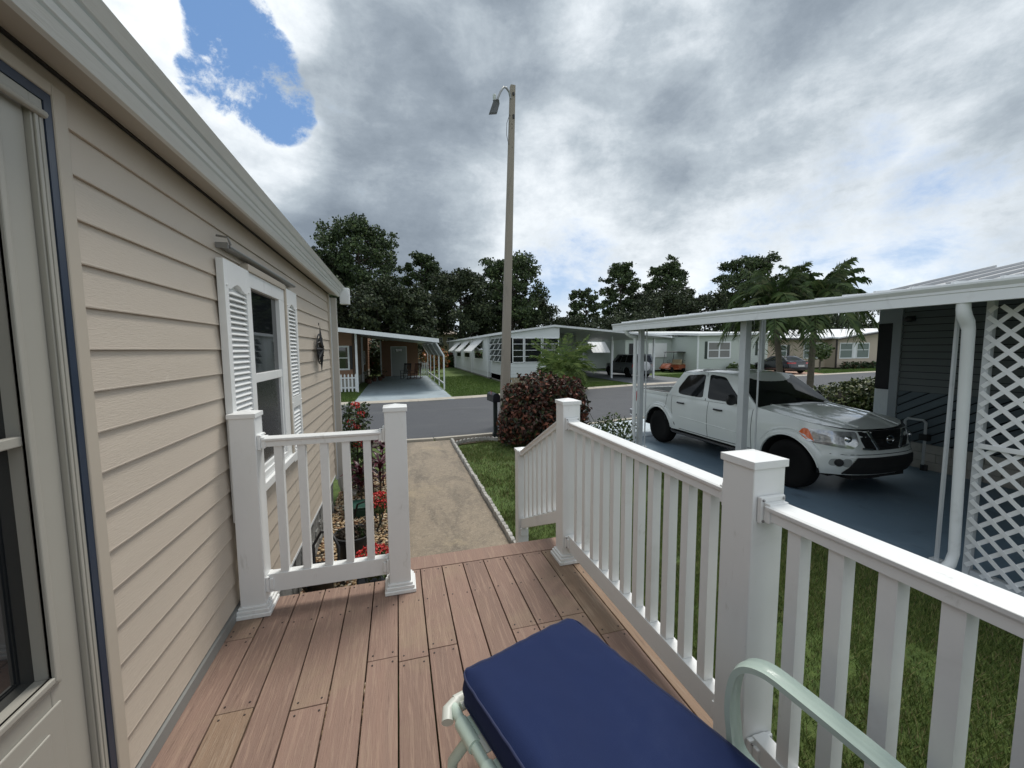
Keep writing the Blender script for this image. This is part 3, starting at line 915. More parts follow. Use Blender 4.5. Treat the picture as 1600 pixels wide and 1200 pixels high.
# compass rose on the wall
cp = thing('compass_wall_ornament', 'black wrought iron compass rose hanging on the beige siding', 'wall ornament', (WX + 0.05, 4.93, 2.21))
m = MB(); cx, cy, cz = WX + 0.045, 4.93, 2.21
for k in range(8):
    a = k * pi / 4; L = 0.265 if k % 2 == 0 else 0.16
    w = 0.030 if k % 2 == 0 else 0.022
    tip = (cx + .01, cy + L * sin(a), cz + L * cos(a))
    s1 = (cx, cy + w * sin(a + pi / 4) * 1.4, cz + w * cos(a + pi / 4) * 1.4); s2 = (cx, cy + w * sin(a - pi / 4) * 1.4, cz + w * cos(a - pi / 4) * 1.4)
    top = (cx + 0.045, cy, cz); bot = (cx - 0.01, cy, cz)
    m.add([tip, s1, top, s2, bot], [(0, 1, 2), (0, 2, 3), (0, 4, 1), (0, 3, 4), (1, 4, 2), (2, 4, 3)])
m.build('star', IRON, cp)
m = MB()
for R_ in (0.165, 0.115):
    m.tube([(cx, cy + R_ * sin(q * pi / 16), cz + R_ * cos(q * pi / 16)) for q in range(33)], 0.007, 6, cap=False)
for k in range(8):
    a = (k + .5) * pi / 4
    m.tube([(cx, cy + .115 * sin(a), cz + .115 * cos(a)), (cx + .02, cy + .14 * sin(a + .2), cz + .14 * cos(a + .2)), (cx, cy + .165 * sin(a), cz + .165 * cos(a))], 0.005, 5)
m.tube([(cx, cy, cz + .26), (cx, cy, cz + .29)], 0.005, 5)
m.build('ring', IRON, cp)

# ================================================================== NEIGHBOUR WITH CARPORT
GWALL = mat('grey_green_siding', (0.13, 0.148, 0.148), 0.65, 0.06, 2, rand=0.05)
GWOOD = mat('grey_stained_boards', (0.10, 0.128, 0.142), 0.75, 0.15, 3, 0.5, 18, stretch=(1, 1, 5), rand=0.2)
nb = thing('neighbour_home', 'grey sided home at the right with long white carport roof and white lattice', 'house', (7, 3, 0))
NX = 8.95
m = MB(); m.box(NX + 0.012, 15.5, -6, 5.60, 0.0, 3.1); m.build('wall_core', mat('gap_shade_black', (0.012, 0.014, 0.015), 0.9, 0), nb)  # core coloured near black as painted shade in the gaps between boards
pm = MB(); pm.extrude([(.011, 0, 0), (.004, 0, 0), (-.016, 0, -.182), (.011, 0, -.182)], (0, 1, 0))
pmm = pm.mesh('siding_plank', GWALL)
z = 3.05
while z > 1.42:
    piece('siding_plank', pmm, nb, (NX, -4.0, z), sc=(1, 9.22, 0.60)); z -= 0.12
# diagonal boards
def clip_board(o0, w):
    """diagonal 45 degree board clipped to the panel y -3..5.2, z .47..1.38"""
    ya, yb, za, zb = -3.0, 5.215, 0.475, 1.375
    pts = []
    sl_ = 0.62
    # lines z = za + (yb - y)*? : boards rise toward +y away from the viewer
    def at(y, o): return za + (y - o) * -sl_
    poly = [(ya - 4, at(ya - 4, o0)), (yb + 4, at(yb + 4, o0)), (yb + 4, at(yb + 4, o0 + w)), (ya - 4, at(ya - 4, o0 + w))]
    def clip(poly, f, ix):
        out = []
        for i in range(len(poly)):
            a, q = poly[i], poly[(i + 1) % len(poly)]
            fa, fb = f(a), f(q)
            if fa >= 0: out.append(a)
            if fa * fb < 0:
                t_ = fa / (fa - fb); out.append((a[0] + (q[0] - a[0]) * t_, a[1] + (q[1] - a[1]) * t_))
        return out
    for f in (lambda p: p[0] - ya, lambda p: yb - p[0], lambda p: p[1] - za, lambda p: zb - p[1]):
        poly = clip(poly, f, 0)
        if len(poly) < 3: return None
    return poly
o0 = -3.2
while o0 < 8:
    p = clip_board(o0, 0.212)
    if p:
        m = MB(); m.extrude([(NX - 0.016, a, b_) for a, b_ in p], (0.026, 0, 0)); m.build('diagonal_board', GWOOD, nb)
    o0 += 0.255
BL = mat('pale_block', (0.42, 0.40, 0.36), 0.9, 0.12, 8, 0.4, 50, rand=0.15)
bk = MB().box(0, 0.02, 0, 0.392, 0, 0.142).mesh('block', BL)
for r_ in range(3):
    y = -2.0 - (r_ % 2) * 0.2
    while y < 5.2:
        piece('block', bk, nb, (NX - 0.012, y, 0.022 + r_ * 0.15)); y += 0.4
m = MB(); m.box(NX + .006, NX + .013, -3, 5.22, 0.0, 0.475); m.build('mortar', mat('mortar', (0.28, 0.27, 0.25), 0.9, 0.1), nb)
m = MB(); m.box(NX - 0.035, NX + .05, 5.22, 5.36, 0.0, 3.06); m.build('corner_trim', mat('grey_trim', (0.30, 0.325, 0.34), 0.6, 0.06), nb, bevel=0.004)
m = MB(); m.box(NX - 0.02, NX + .03, 5.362, 5.60, 1.40, 2.62); m.build('window', mat('black_screen', (0.008, 0.008, 0.009), 0.7, 0), nb)
for q in range(6):
    m = MB(); m.box(NX - 0.012, NX + .02, 5.365 + q * .04, 5.40 + q * .04, 0.72, 1.38); m.build('skirt_slat', WHITE2, nb)
m = MB(); m.box(NX - 0.02, NX + .02, 5.362, 5.60, 2.63, 3.05); m.build('header_panel', mat('grey_trim', (0, 0, 0)), nb)
m = MB(); m.lathe([(0.06, 0), (0.075, -.03), (0.07, -.07), (.03, -.09)], (NX - 0.06, 5.10, 2.72), 12); m.box(NX - .03, NX - .005, 5.04, 5.16, 2.66, 2.74); m.build('wall_lamp', BLACK, nb)
# standpipe on the wall
m = MB(); m.tube([(NX - .10, 5.02, .05), (NX - .10, 5.02, .82), (NX - .10, 5.02, .86), (NX - .10, 4.98, .90), (NX - .10, 4.76, .90), (NX - .10, 4.72, .86), (NX - .10, 4.72, .62), (NX - .10, 4.72, 0.05)], 0.022, 8)
m.build('standpipe', mat('grey_pvc', (0.40, 0.42, 0.42), 0.5, 0.1, 5), nb)
m = MB(); m.box(NX - .15, NX - .05, 4.66, 4.78, .55, .66); m.build('valve', BLACK, nb); m = MB(); m.box(NX - .15, NX - .05, 4.98, 5.08, .60, .68); m.build('valve', BLACK, nb); m = MB(); m.lathe([(.05, 0), (.05, .1)], (NX - .1, 4.7, .02), 10); m.build('drain_cap', BLACK, nb)

# carport roof: eave at x 4.78, slopes up to the house
EX = 4.78
def zc(x): return 2.735 + (x - EX) * 0.083
RF = mat('white_roof_pan', (0.62, 0.64, 0.65), 0.45, 0.05, 2, spots=[((0.34, 0.34, 0.32), 1.2, 0.5, 0.7, 0.35)])
m = MB(); m.extrude([(EX + .04, -6, zc(EX) - .035), (NX + .1, -6, zc(NX) - .035), (NX + .1, -6, zc(NX)), (EX + .04, -6, zc(EX))], (0, 14.30, 0)); m.build('carport_roof', RF, nb)
pan = MB().box(0, 4.15, -0.012, 0.012, 0, 0.035).mesh('roof_rib', RF)
for i in range(46):
    piece('roof_rib', pan, nb, (EX + .05, -5.9 + i * 0.31, zc(EX + .05) + 0.001), (0, -math.atan(0.083), 0))
rib2 = MB().box(0, 4.0, -0.02, 0.02, -0.06, 0).mesh('ceiling_rib', RF)
for i in range(30):
    piece('ceiling_rib', rib2, nb, (EX + .08, -5.6 + i * 0.47, zc(EX + .08) - 0.037), (0, -math.atan(0.083), 0))
gp = [(EX, 2.575), (EX, 2.662), (EX - .006, 2.668), (EX - .006, 2.690), (EX - .030, 2.725), (EX - .030, 2.742), (EX + .07, 2.742), (EX + .07, 2.575)]
m = MB(); m.extrude([(a, -6, b_) for a, b_ in gp], (0, 14.36, 0)); m.build('carport_gutter', WHITE2, nb)
m = MB(); m.extrude([(EX + .071, 8.302, zc(EX) - .11), (NX + .1, 8.302, zc(NX) - .11), (NX + .1, 8.302, zc(NX) + .02), (EX + .071, 8.302, zc(EX) + .007)], (0, 0.05, 0)); m.build('end_fascia', WHITE2, nb)
PCOL = mat('grey_white_post', (0.52, 0.545, 0.56), 0.5, 0.06, 3, spots=[((0.30, 0.31, 0.31), 5, 0.55, 0.75, 0.4)])
for (px_, py_, w, zt_) in ((5.12, 7.72, .10, zc(5.12)), (5.12, 4.98, .11, zc(5.12)), (8.80, 8.05, .09, zc(8.8))):
    m = MB(); m.box(px_ - w / 2, px_ + w / 2, py_ - w / 2, py_ + w / 2, 0.0, zt_ - .04); m.build('carport_post', PCOL, nb, bevel=0.006)
for (px_, py_) in ((5.16, 7.58), (5.20, 4.80), (5.20, 2.60)):
    m = MB(); m.tube([(px_, py_, 0.03), (px_, py_, zc(px_) - .04)], 0.013 if py_ > 3 else 0.020, 6); m.box(px_ - .04, px_ + .04, py_ - .04, py_ + .04, .02, .05); m.build('screen_rod', PCOL, nb)
# downspouts
m = MB()
m.tube([(EX + .03, 7.84, 2.60), (EX + .05, 7.84, 2.52), (EX + .12, 7.84, 2.47), (5.03, 7.84, 2.43), (5.05, 7.84, 2.36), (5.05, 7.84, 1.4), (5.05, 7.84, .12), (4.98, 7.84, .05)], 0.042, 8); m.build('downspout', WHITE2, nb, smooth=60)
m = MB()
y_ = 2.385
m.tube([(EX + .05, y_, 2.60), (EX + .055, y_, 2.52), (EX + .08, y_, 2.46), (4.90, y_, 2.41), (4.93, y_, 2.34), (4.95, y_ - .01, 1.2), (4.97, y_ - .02, .26), (4.93, y_ - .02, .16), (4.84, y_ - .01, .10)], [.046, .048, .050, .050, .044, .040, .040, .043, .045], 12)
m.build('downspout', WHITE2, nb, smooth=60)
# lattice
LX = 5.20
PLT = mat('light_post', (0.60, 0.62, 0.63), 0.5, 0.05, 3)
lat = MB(); lat.box(LX - .03, LX + .03, 2.345, 2.395, 0.0, zc(LX) - .04); lp = lat.build('lattice_frame', PLT, nb, bevel=0.004)
m = MB(); m.box(LX - .035, LX + .035, -4.2, 2.338, .02, .075); m.build('lattice_frame', PCOL, nb)
m = MB(); m.box(LX - .062, LX - .046, -4.2, 2.35, 1.255, 1.30); m.build('lattice_rail', WHITE3, nb, bevel=0.003)
za, zb, ya, yb = 0.05, 2.55, -4.2, 2.372
stp = 0.171
for sgn in (1, -1):
    c0 = -10.0
    xx = LX - .0415 if sgn > 0 else LX - .0345
    while c0 < 10:
        # line z = c0 + sgn*y
        pts = []
        ends = sorted(((za - c0) / sgn, (zb - c0) / sgn))
        a, q = max(ya, ends[0]), min(yb, ends[1])
        if q - a > 0.02:
            m = MB(); m.beam((xx, a, c0 + sgn * a), (xx, q, c0 + sgn * q), 0.036, 0.006, up=(1, 0, 0)); m.build('lattice_strip', WHITE3, lp)
        c0 += stp
# main roof of the neighbour: white fascia band and ribbed metal roof
m = MB(); m.extrude([(NX + .0, -6, 3.085), (NX + .0, -6, 3.235), (NX + .30, -6, 3.25), (NX + .30, -6, 3.085)], (0, 12.1, 0)); m.build('fascia', mat('fascia_grey_white', (0.50, 0.50, 0.49), 0.6, 0.06), nb)
m = MB(); m.extrude([(NX + .2, -6, 3.24), (12.2, -6, 3.84), (15.4, -6, 3.24), (15.4, -6, 3.10), (NX + .2, -6, 3.10)], (0, 11.9, 0)); m.build('roof', mat('metal_roof', (0.42, 0.43, 0.44), 0.4, 0.06, 2, metal=0.3), nb)
rs_ = math.atan(0.6 / 3.05)
rb = MB().box(0, 3.10, -0.022, 0.022, 0, 0.045).mesh('standing_seam', mat('metal_roof', (0, 0, 0)))
for i in range(29):
    piece('standing_seam', rb, nb, (NX + .22, -5.9 + i * 0.41, 3.246), (0, -rs_, 0))
# ================================================================== VEHICLES
TYRE = mat('tyre_rubber', (0.009, 0.009, 0.009), 0.85, 0, spec=0.15)
RIMB = mat('black_rim', (0.035, 0.035, 0.037), 0.3, 0, metal=0.5)
RIMS = mat('alloy_rim', (0.35, 0.35, 0.36), 0.35, 0, metal=0.8)
CHROME = mat('chrome', (0.75, 0.75, 0.75), 0.12, 0, metal=1.0)
LENS = mat('headlight_lens', (0.42, 0.43, 0.44), 0.10, 0.6, 14, metal=0.55, coat=1)
AMBER = mat('amber_lens', (0.75, 0.13, 0.015), 0.2, 0.2, 30, coat=1)
REDL = mat('red_lens', (0.42, 0.012, 0.012), 0.2, 0, coat=1)
UNDER = mat('underbody_black', (0.01, 0.01, 0.01), 0.85, 0)
DKGLS = mat('tinted_car_glass', (0.004, 0.005, 0.006), 0.05, 0, spec=0.32)


def lerp(a, b, t): return a + (b - a) * t


def tab(t, x):
    if x <= t[0][0]: return t[0][1]
    for (a, b), (c, d) in zip(t[:-1], t[1:]):
        if x <= c: return lerp(b, d, (x - a) / (c - a))
    return t[-1][1]


def roundpoly(pts, r, n=4):
    out = []
    for i, p in enumerate(pts):
        a = Vector(pts[i - 1]); b = Vector(p); c = Vector(pts[(i + 1) % len(pts)])
        d1 = (a - b); d2 = (c - b); k = min(r, d1.length * .45, d2.length * .45)
        p1 = b + d1.normalized() * k; p2 = b + d2.normalized() * k
        for j in range(n + 1):
            t = j / n
            out.append(tuple((1 - t) ** 2 * p1 + 2 * t * (1 - t) * b + t * t * p2))
    # subdivide long edges
    res = []
    for i, p in enumerate(out):
        q = out[(i + 1) % len(out)]
        k = max(1, int((Vector(q) - Vector(p)).length / 0.12))
        for j in range(k):
            res.append((lerp(p[0], q[0], j / k), lerp(p[1], q[1], j / k)))
    return res


def patch(poly, surf, off, depth=0.012):
    """poly in parameter space, surf(u,v,off)->point"""
    m = MB(); n = len(poly)
    cx = sum(p[0] for p in poly) / n; cy = sum(p[1] for p in poly) / n
    rings = [1.0, .75, .5, .25]
    for k, s_ in enumerate(rings):
        for p in poly:
            m.v.append(tuple(surf(cx + (p[0] - cx) * s_, cy + (p[1] - cy) * s_, off)))
    m.v.append(tuple(surf(cx, cy, off)))
    c = len(m.v) - 1
    for k in range(3):
        for i in range(n):
            j = (i + 1) % n
            m.f.append((k * n + i, k * n + j, (k + 1) * n + j, (k + 1) * n + i))
    for i in range(n):
        m.f.append((3 * n + i, 3 * n + (i + 1) % n, c))
    o = len(m.v)
    for p in poly:
        m.v.append(tuple(surf(p[0], p[1], off - depth)))
    for i in range(n):
        m.f.append((i, o + i, o + (i + 1) % n, (i + 1) % n))
    m.mi = [0] * len(m.f)
    return m


class Body:
    def __init__(s, L, W, cf, cr, axles, rw, zr, zt, side_in, front_in, rear_in, nf=3.0, nr=4.0, flare=0.03):
        s.L, s.W, s.zr, s.zt, s.ax, s.ra = L, W, zr, zt, axles, rw
        s.si, s.fi, s.ri, s.flare = side_in, front_in, rear_in, flare
        P = []
        for i in range(15):
            t = pi / 2 * i / 14
            P.append((W * sin(t) ** (2 / nf), cf * (1 - cos(t) ** (2 / nf))))
        ys = set()
        y = cf + .06
        while y < L - cr - .05:
            ys.add(round(y, 3)); y += 0.14
        for a in axles:
            for k in range(13):
                ys.add(round(a - rw * cos(pi * k / 12), 3))
        P += [(W, y) for y in sorted(ys) if cf + .01 < y < L - cr - .01]
        for i in range(11):
            t = pi / 2 * (1 - i / 10)
            P.append((W * max(sin(t), 0) ** (2 / nr), L - cr * (1 - cos(t) ** (2 / nr))))
        s.P = P; s.S = [0]
        for a, b in zip(P[:-1], P[1:]):
            s.S.append(s.S[-1] + math.hypot(b[0] - a[0], b[1] - a[1]))

    def plan(s, q):
        sg = 1 if q >= 0 else -1; q = min(abs(q), s.S[-1] - 1e-6)
        i = 0
        lo, hi = 0, len(s.S) - 1
        while hi - lo > 1:
            mid = (lo + hi) // 2
            if s.S[mid] <= q: lo = mid
            else: hi = mid
        i = lo; t = (q - s.S[i]) / (s.S[i + 1] - s.S[i])
        a, b = Vector(s.P[i]), Vector(s.P[i + 1])
        p = a.lerp(b, t)
        # smooth normal
        def nrm(k):
            a_ = Vector(s.P[max(k - 1, 0)]); b_ = Vector(s.P[min(k + 1, len(s.P) - 1)]); d = (b_ - a_).normalized(); return Vector((d.y, -d.x))
        n = nrm(i).lerp(nrm(i + 1), t).normalized()
        return Vector((p.x * sg, p.y)), Vector((n.x * sg, n.y))

    def s_x(s, x):          # arclength on the nose at lateral x
        for i in range(14):
            if s.P[i][0] <= abs(x) <= s.P[i + 1][0]:
                return lerp(s.S[i], s.S[i + 1], (abs(x) - s.P[i][0]) / (s.P[i + 1][0] - s.P[i][0])) * (1 if x >= 0 else -1)
        return s.S[14]

    def s_y(s, y):
        for i in range(1, len(s.P) - 1):
            if s.P[i][1] <= y <= s.P[i + 1][1] and s.P[i][0] > s.W * .3:
                return lerp(s.S[i], s.S[i + 1], (y - s.P[i][1]) / max(1e-6, s.P[i + 1][1] - s.P[i][1]))
        return s.S[-1]

    def s_rx(s, x):         # arclength on the tail
        for i in range(len(s.P) - 11, len(s.P) - 1):
            if s.P[i + 1][0] <= abs(x) <= s.P[i][0] + 1e-6:
                return lerp(s.S[i], s.S[i + 1], (s.P[i][0] - abs(x)) / max(1e-6, s.P[i][0] - s.P[i + 1][0])) * (1 if x >= 0 else -1)
        return s.S[-1]

    def surf(s, q, z, off=0.0):
        p, n = s.plan(q)
        ins = tab(s.si, z) * abs(n.x) + (tab(s.fi, z) * -n.y if n.y < 0 else tab(s.ri, z) * n.y)
        fl = 0
        if s.flare:
            for a in s.ax:
                d = math.hypot(p.y - a, z - 0.37)
                fl = max(fl, 1 - abs(d - s.ra - .035) / .075) if d < s.ra + .11 else fl
            fl = s.flare * min(1, max(fl, 0) * 1.6) * abs(n.x) ** 3
        p2 = p - n * (ins - off - fl)
        return Vector((p2.x, p2.y, z))

    def zb(s, q):
        p, n = s.plan(q); z = tab(s.zr, p.y)
        for a in s.ax:
            d = abs(p.y - a)
            if d < s.ra and abs(n.x) > .6:
                z = max(z, 0.37 + sqrt(max(0, s.ra ** 2 - d * d)))
        return z

    def skin(s, rows=12):
        m = MB(); qs = [-a for a in reversed(s.S[1:])] + s.S
        n = rows + 1
        for q in qs:
            p, _ = s.plan(q); z0, z1 = s.zb(q), tab(s.zt, p.y)
            for j in range(n):
                m.v.append(tuple(s.surf(q, lerp(z0, z1, j / rows))))
        for i in range(len(qs) - 1):
            for j in range(rows):
                a = i * n + j
                m.f.append((a, a + n, a + n + 1, a + 1)); m.mi.append(0)
        return m

    def deck(s, ya, yb, crown, na=14, nb=12, extra=0.0, off=0.0, front=True, power=2.2):
        """top panel between the side tops, from y=ya (or the nose) to yb"""
        def fn(b_, a_):
            a = a_ * 2 - 1
            if front:
                q0 = s.s_y(ya)
                f = s.surf(a * q0, tab(s.zt, ya))
                f.z = tab(s.zt, s.plan(a * q0)[0].y)
                zE = tab(s.zt, yb)
                e = s.surf(s.s_y(yb), zE); e = Vector((a * e.x, yb, zE))
                y = lerp(f.y, e.y, b_); sx = s.surf(s.s_y(max(ya, y)), tab(s.zt, y)).x
                x = lerp(f.x, a * sx, min(1, b_ * 3))
                z = tab(s.zt, lerp(s.plan(a * q0)[0].y, yb, b_))
            else:
                y = lerp(ya, yb, b_); e = s.surf(s.s_y(y), tab(s.zt, y)); x = a * e.x; z = e.z
            z += crown * (1 - abs(a) ** power) * min(1, .25 + b_ * 3 if front else 1) + extra * b_ * (1 - abs(a) ** 2)
            return (x, y, z + off)
        return MB().grid(fn, nb, na)


class Cabin:
    """greenhouse: t along the length, h up the side, xf across"""
    def __init__(s, yb, yt, zb, zr, xb, xr, bulge=(.10, .04), crown=.045):
        s.yb, s.yt, s.zb, s.zr, s.xb, s.xr, s.bu, s.cr = yb, yt, zb, zr, xb, xr, bulge, crown

    def pos(s, t, h, xf, side=1, off=0.0):
        xm = lerp(lerp(s.xb[0], s.xb[1], t), lerp(s.xr[0], s.xr[1], t), h ** 1.25)
        z = lerp(lerp(s.zb[0], s.zb[1], t), lerp(s.zr[0], s.zr[1], t), h) if not callable(s.zr) else lerp(lerp(s.zb[0], s.zb[1], t), s.zr(t), h)
        y = lerp(lerp(s.yb[0], s.yb[1], t), lerp(s.yt[0], s.yt[1], t), h)
        y += (-s.bu[0] * (1 - t) ** 2 + s.bu[1] * t ** 2) * (1 - xf * xf)
        return Vector((xm * xf * side, y, z))

    def side(s, side):
        def f(t, h, off): return s.pos(t, h, 1.0, side) + Vector((off * side, 0, off * .3))
        return f

    def wind(s, xf, h, off):
        return s.pos(0, h, abs(xf), 1 if xf >= 0 else -1) + Vector((0, -off * .8, off * .6))

    def rear(s, xf, h, off):
        return s.pos(1, h, abs(xf), 1 if xf >= 0 else -1) + Vector((0, off * .9, off * .4))

    def shell(s):
        m = MB()
        N = 16
        cols = [(h / 6, 1.0) for h in range(6)] + [(0.94 + 0.06 * sin(pi / 2 * k / 3), 1 - .10 * (1 - cos(pi / 2 * k / 3))) for k in range(4)]
        xs_ = [.82, .7, .5, .25, 0]
        def row(t):
            r = []
            for side in (1, -1):
                part = [s.pos(t, h, xf, side) for h, xf in cols]
                zz = part[-1].z
                roof = []
                for x_ in xs_:
                    p = s.pos(t, 1, x_, side); p.z += s.cr * (1 - (x_ / .9) ** 2) + .0
                    roof.append(p)
                r.append(part + roof)
            return r[0] + r[1][::-1][1:]
        rows = [row(i / N) for i in range(N + 1)]
        w = len(rows[0])
        for r in rows: m.v += [tuple(p) for p in r]
        for i in range(N):
            for j in range(w - 1):
                a = i * w + j
                m.f.append((a, a + 1, a + w + 1, a + w)); m.mi.append(0)
        for t in (0, 1):
            m.grid(lambda a, b_, t=t: s.pos(t, min(b_, .999), abs(a * 2 - 1), 1 if a >= .5 else -1) + Vector((0, 0, (s.cr * (1 - min(1, abs(a * 2 - 1) / .9) ** 2)) * b_ ** 6)), 14, 8)
        return m


def wheel(parent, x, y, r, w, side, rimmat, nsp=6, z=None):
    c = (x, y, r if z is None else z)
    pr = [(r * .62, -w / 2 + .01), (r * .66, -w / 2), (r * .93, -w / 2 + .005), (r * .985, -w / 2 + .03), (r, -w / 2 + .06), (r, w / 2 - .06), (r * .985, w / 2 - .03), (r * .93, w / 2 - .005), (r * .66, w / 2), (r * .62, w / 2 - .01)]
    t = MB().lathe(pr, c, 36, 'x').build('wheel', TYRE, parent, smooth=50)
    m = MB(); xo = side * (w / 2 - .02)
    m.lathe([(r * .64, -w / 2 + .02), (r * .64, w / 2 - .02), (r * .56, w / 2 - .035), (r * .56, -w / 2 + .03)], c, 30, 'x')
    m.lathe([(r * .15, xo - side * .06), (r * .15, xo - side * .01), (r * .10, xo)], c, 12, 'x')
    for k in range(nsp):
        a = 2 * pi * k / nsp + .3
        for da in (-.13, .13):
            m.beam((c[0] + xo - side * .035, y + r * .10 * cos(a + da), c[2] + r * .10 * sin(a + da)), (c[0] + xo - side * .02, y + r * .60 * cos(a + da * .7), c[2] + r * .60 * sin(a + da * .7)), r * .075, .03, up=(1, 0, 0))
    m.lathe([(r * .60, xo - side * .10), (r * .60, xo - side * .105)], c, 24, 'x')
    m.build('rim', rimmat, t, smooth=40)
    return t


def seam(surf, p, q, w=0.009, off=0.0015, n=14, d=.004):
    """thin dark shut line along a surface"""
    m = MB(); a = Vector(p); b = Vector(q); dd = (b - a).normalized(); nn = Vector((-dd.y, dd.x)) * (w / 2)
    for i in range(n + 1):
        c = a.lerp(b, i / n)
        for sg in (-1, 1):
            m.v.append(tuple(surf(c.x + nn.x * sg, c.y + nn.y * sg, off)))
    for i in range(n):
        m.f.append((2 * i, 2 * i + 1, 2 * i + 3, 2 * i + 2)); m.mi.append(0)
    return m


# ---------------------------------------------------------------- white pickup
PAINT = mat('white_truck_paint', (0.72, 0.755, 0.735), 0.32, 0, coat=1.0)
tk = thing('pickup_truck', 'white crew cab pickup with black wheels parked under the carport', 'pickup truck', (6.665, 3.92, 0.02), local=True)
B = Body(5.14, 0.895, .62, .16, (0.82, 4.02), .455, [(0, .37), (.45, .36), (1.4, .40), (3.6, .42), (4.8, .50), (5.22, .55)],
         [(0, .985), (.25, 1.035), (.6, 1.075), (1.45, 1.165), (2.2, 1.13), (3.78, 1.14), (3.9, 1.165), (5.22, 1.17)],
         [(.3, .06), (.45, .02), (.62, .0), (.80, .0), (.98, .018), (1.10, .045), (1.2, .08)],
         [(.35, .05), (.48, .0), (.64, .0), (.70, .03), (.90, .05), (1.0, .09), (1.05, .15)],
         [(.4, .02), (.6, .0), (1.2, .02)], nf=2.7, nr=5, flare=.045)
body = B.skin(16).build('body', PAINT, tk, smooth=35, fix=True)
hood = B.deck(.50, 1.50, .035, extra=.02, off=.003).build('hood', PAINT, tk, smooth=40)
for sg in (-1, 1):
    m = MB()
    m.tube([(sg * .40, .13 + .04, 1.035), (sg * .50, .6, 1.128), (sg * .60, 1.40, 1.208)], .014, 6)
    m.build('crease', PAINT, hood, smooth=60)
cb = Cabin((1.42, 3.76), (2.08, 3.46), (1.14, 1.135), lambda t: 1.665 + .035 * sin(pi * min(1, t * 1.25)), (.850, .862), (.650, .680), bulge=(.07, .05), crown=.045)
cb.shell().build('cab', PAINT, tk, smooth=38)
patch(roundpoly([(-.975, .03), (.975, .03), (.955, .95), (-.955, .95)], .06), cb.wind, .008).build('windshield', DKGLS, tk, smooth=60)
patch(roundpoly([(-.85, .10), (.85, .10), (.80, .90), (-.80, .90)], .08), cb.rear, .008).build('rear_window', DKGLS, tk, smooth=60)
for sg in (-1, 1):
    sf = cb.side(sg)
    patch(roundpoly([(.10, .07), (.485, .07), (.455, .90), (.20, .86)], .06), sf, .006).build('side_window', DKGLS, tk, smooth=60)
    patch(roundpoly([(.545, .07), (.86, .10), (.90, .35), (.86, .88), (.535, .90)], .07), sf, .006).build('side_window', DKGLS, tk, smooth=60)
    m = MB(); m.beam(sf(.76, .09, .008), sf(.745, .88, .008), .018, .006, up=(sg, 0, 0)); m.build('window_divider', BLACK, tk)
    ss = lambda y: B.s_y(y) * sg
    # doors shut lines
    LN = mat('shut_line', (0.05, 0.055, 0.055), 0.8, 0)
    for (ya, z0, yb, z1) in ((1.52, 1.12, 1.50, .45), (1.50, .45, 2.52, .44), (2.55, 1.12, 2.52, .44), (2.52, .44, 3.46, .45), (3.46, .45, 3.60, .85), (3.60, .85, 3.64, 1.12), (3.80, 1.14, 3.80, .46)):
        seam(B.surf, (ss(ya), z0), (ss(yb), z1), .011).build('shut_line', LN, tk)
    for t_ in (.515,):
        m = MB(); m.beam(sf(.515, .0, .003), sf(.505, .93, .003), .012, .003, up=(sg, 0, 0)); m.build('shut_line', LN, tk)
    for y_ in (2.36, 3.40):
        m = MB(); q = ss(y_)
        a = B.surf(q, 1.005, .028); c = B.surf(ss(y_ - .17), 1.005, .028)
        m.tube([B.surf(ss(y_ + .01), 1.005, .005), a, c, B.surf(ss(y_ - .19), 1.005, .005)], .016, 8)
        m.build('door_handle', BLACK, tk, smooth=60)
    # sculpted line along the doors
    m = MB(); m.tube([B.surf(ss(1.55 + .1 * i), .66 + .003 * i, -.004) for i in range(19)], .010, 6); m.build('body_moulding', PAINT, tk, smooth=60)
    # fender lips
    for a in B.ax:
        m = MB()
        m.tube([B.surf(ss(a - (B.ra + .012) * cos(pi * k / 20)), .37 + (B.ra + .012) * sin(pi * k / 20) * 1.0, .004) for k in range(1, 20)], .013, 6)
        m.build('fender_lip', PAINT, tk, smooth=60)
        m = MB(); m.tube([B.surf(ss(a - (B.ra + .105) * cos(pi * k / 20)), .37 + (B.ra + .10) * sin(pi * k / 20), .002) for k in range(3, 18)], .010, 6)
        m.build('fender_flare', PAINT, tk, smooth=60)
        m = MB(); r_ = B.ra + .015
        m.grid(lambda u, v, a=a: (sg * lerp(.45, .90, u), a - r_ * cos(pi * v), .37 + r_ * sin(pi * v)), 2, 18)
        m.add([(sg * .45, a - r_, .3), (sg * .45, a + r_, .3), (sg * .45, a + r_, .9), (sg * .45, a - r_, .9)], [(0, 1, 2, 3)])
        m.build('wheel_well', UNDER, tk)
        wheel(tk, sg * .775, a, .375, .235, sg, RIMB, 6)
    # step bar
    m = MB(); m.tube([(sg * .78, 1.40, .42), (sg * .88, 1.50, .37), (sg * .90, 1.60, .36), (sg * .90, 3.48, .36), (sg * .88, 3.56, .37), (sg * .78, 3.64, .42)], .038, 8, flat=.6); m.build('step_bar', BLACK, tk, smooth=60)
    # mirror
    m = MB(); mx = sg * 1.0; m.grid(lambda u, v: (mx + .11 * sg * (cos(pi * v) * .9), 1.86 + .045 * sin(2 * pi * u) * sin(pi * v) ** .5 - .02, 1.25 + .10 * cos(2 * pi * u) * sin(pi * v) ** .5), 16, 8)
    m.beam((sg * .84, 1.88, 1.18), (sg * .95, 1.87, 1.22), .06, .04)
    m.build('mirror', BLACK, tk, smooth=60)
    # headlight
    sx = lambda x: B.s_x(x) * sg
    S = B.S[14]
    hl = [(sx(.53), .985), (sg * (S - .02), .985), (sg * (S + .03), .90), (sg * (S - .12), .80), (sx(.58), .745), (sx(.50), .82)]
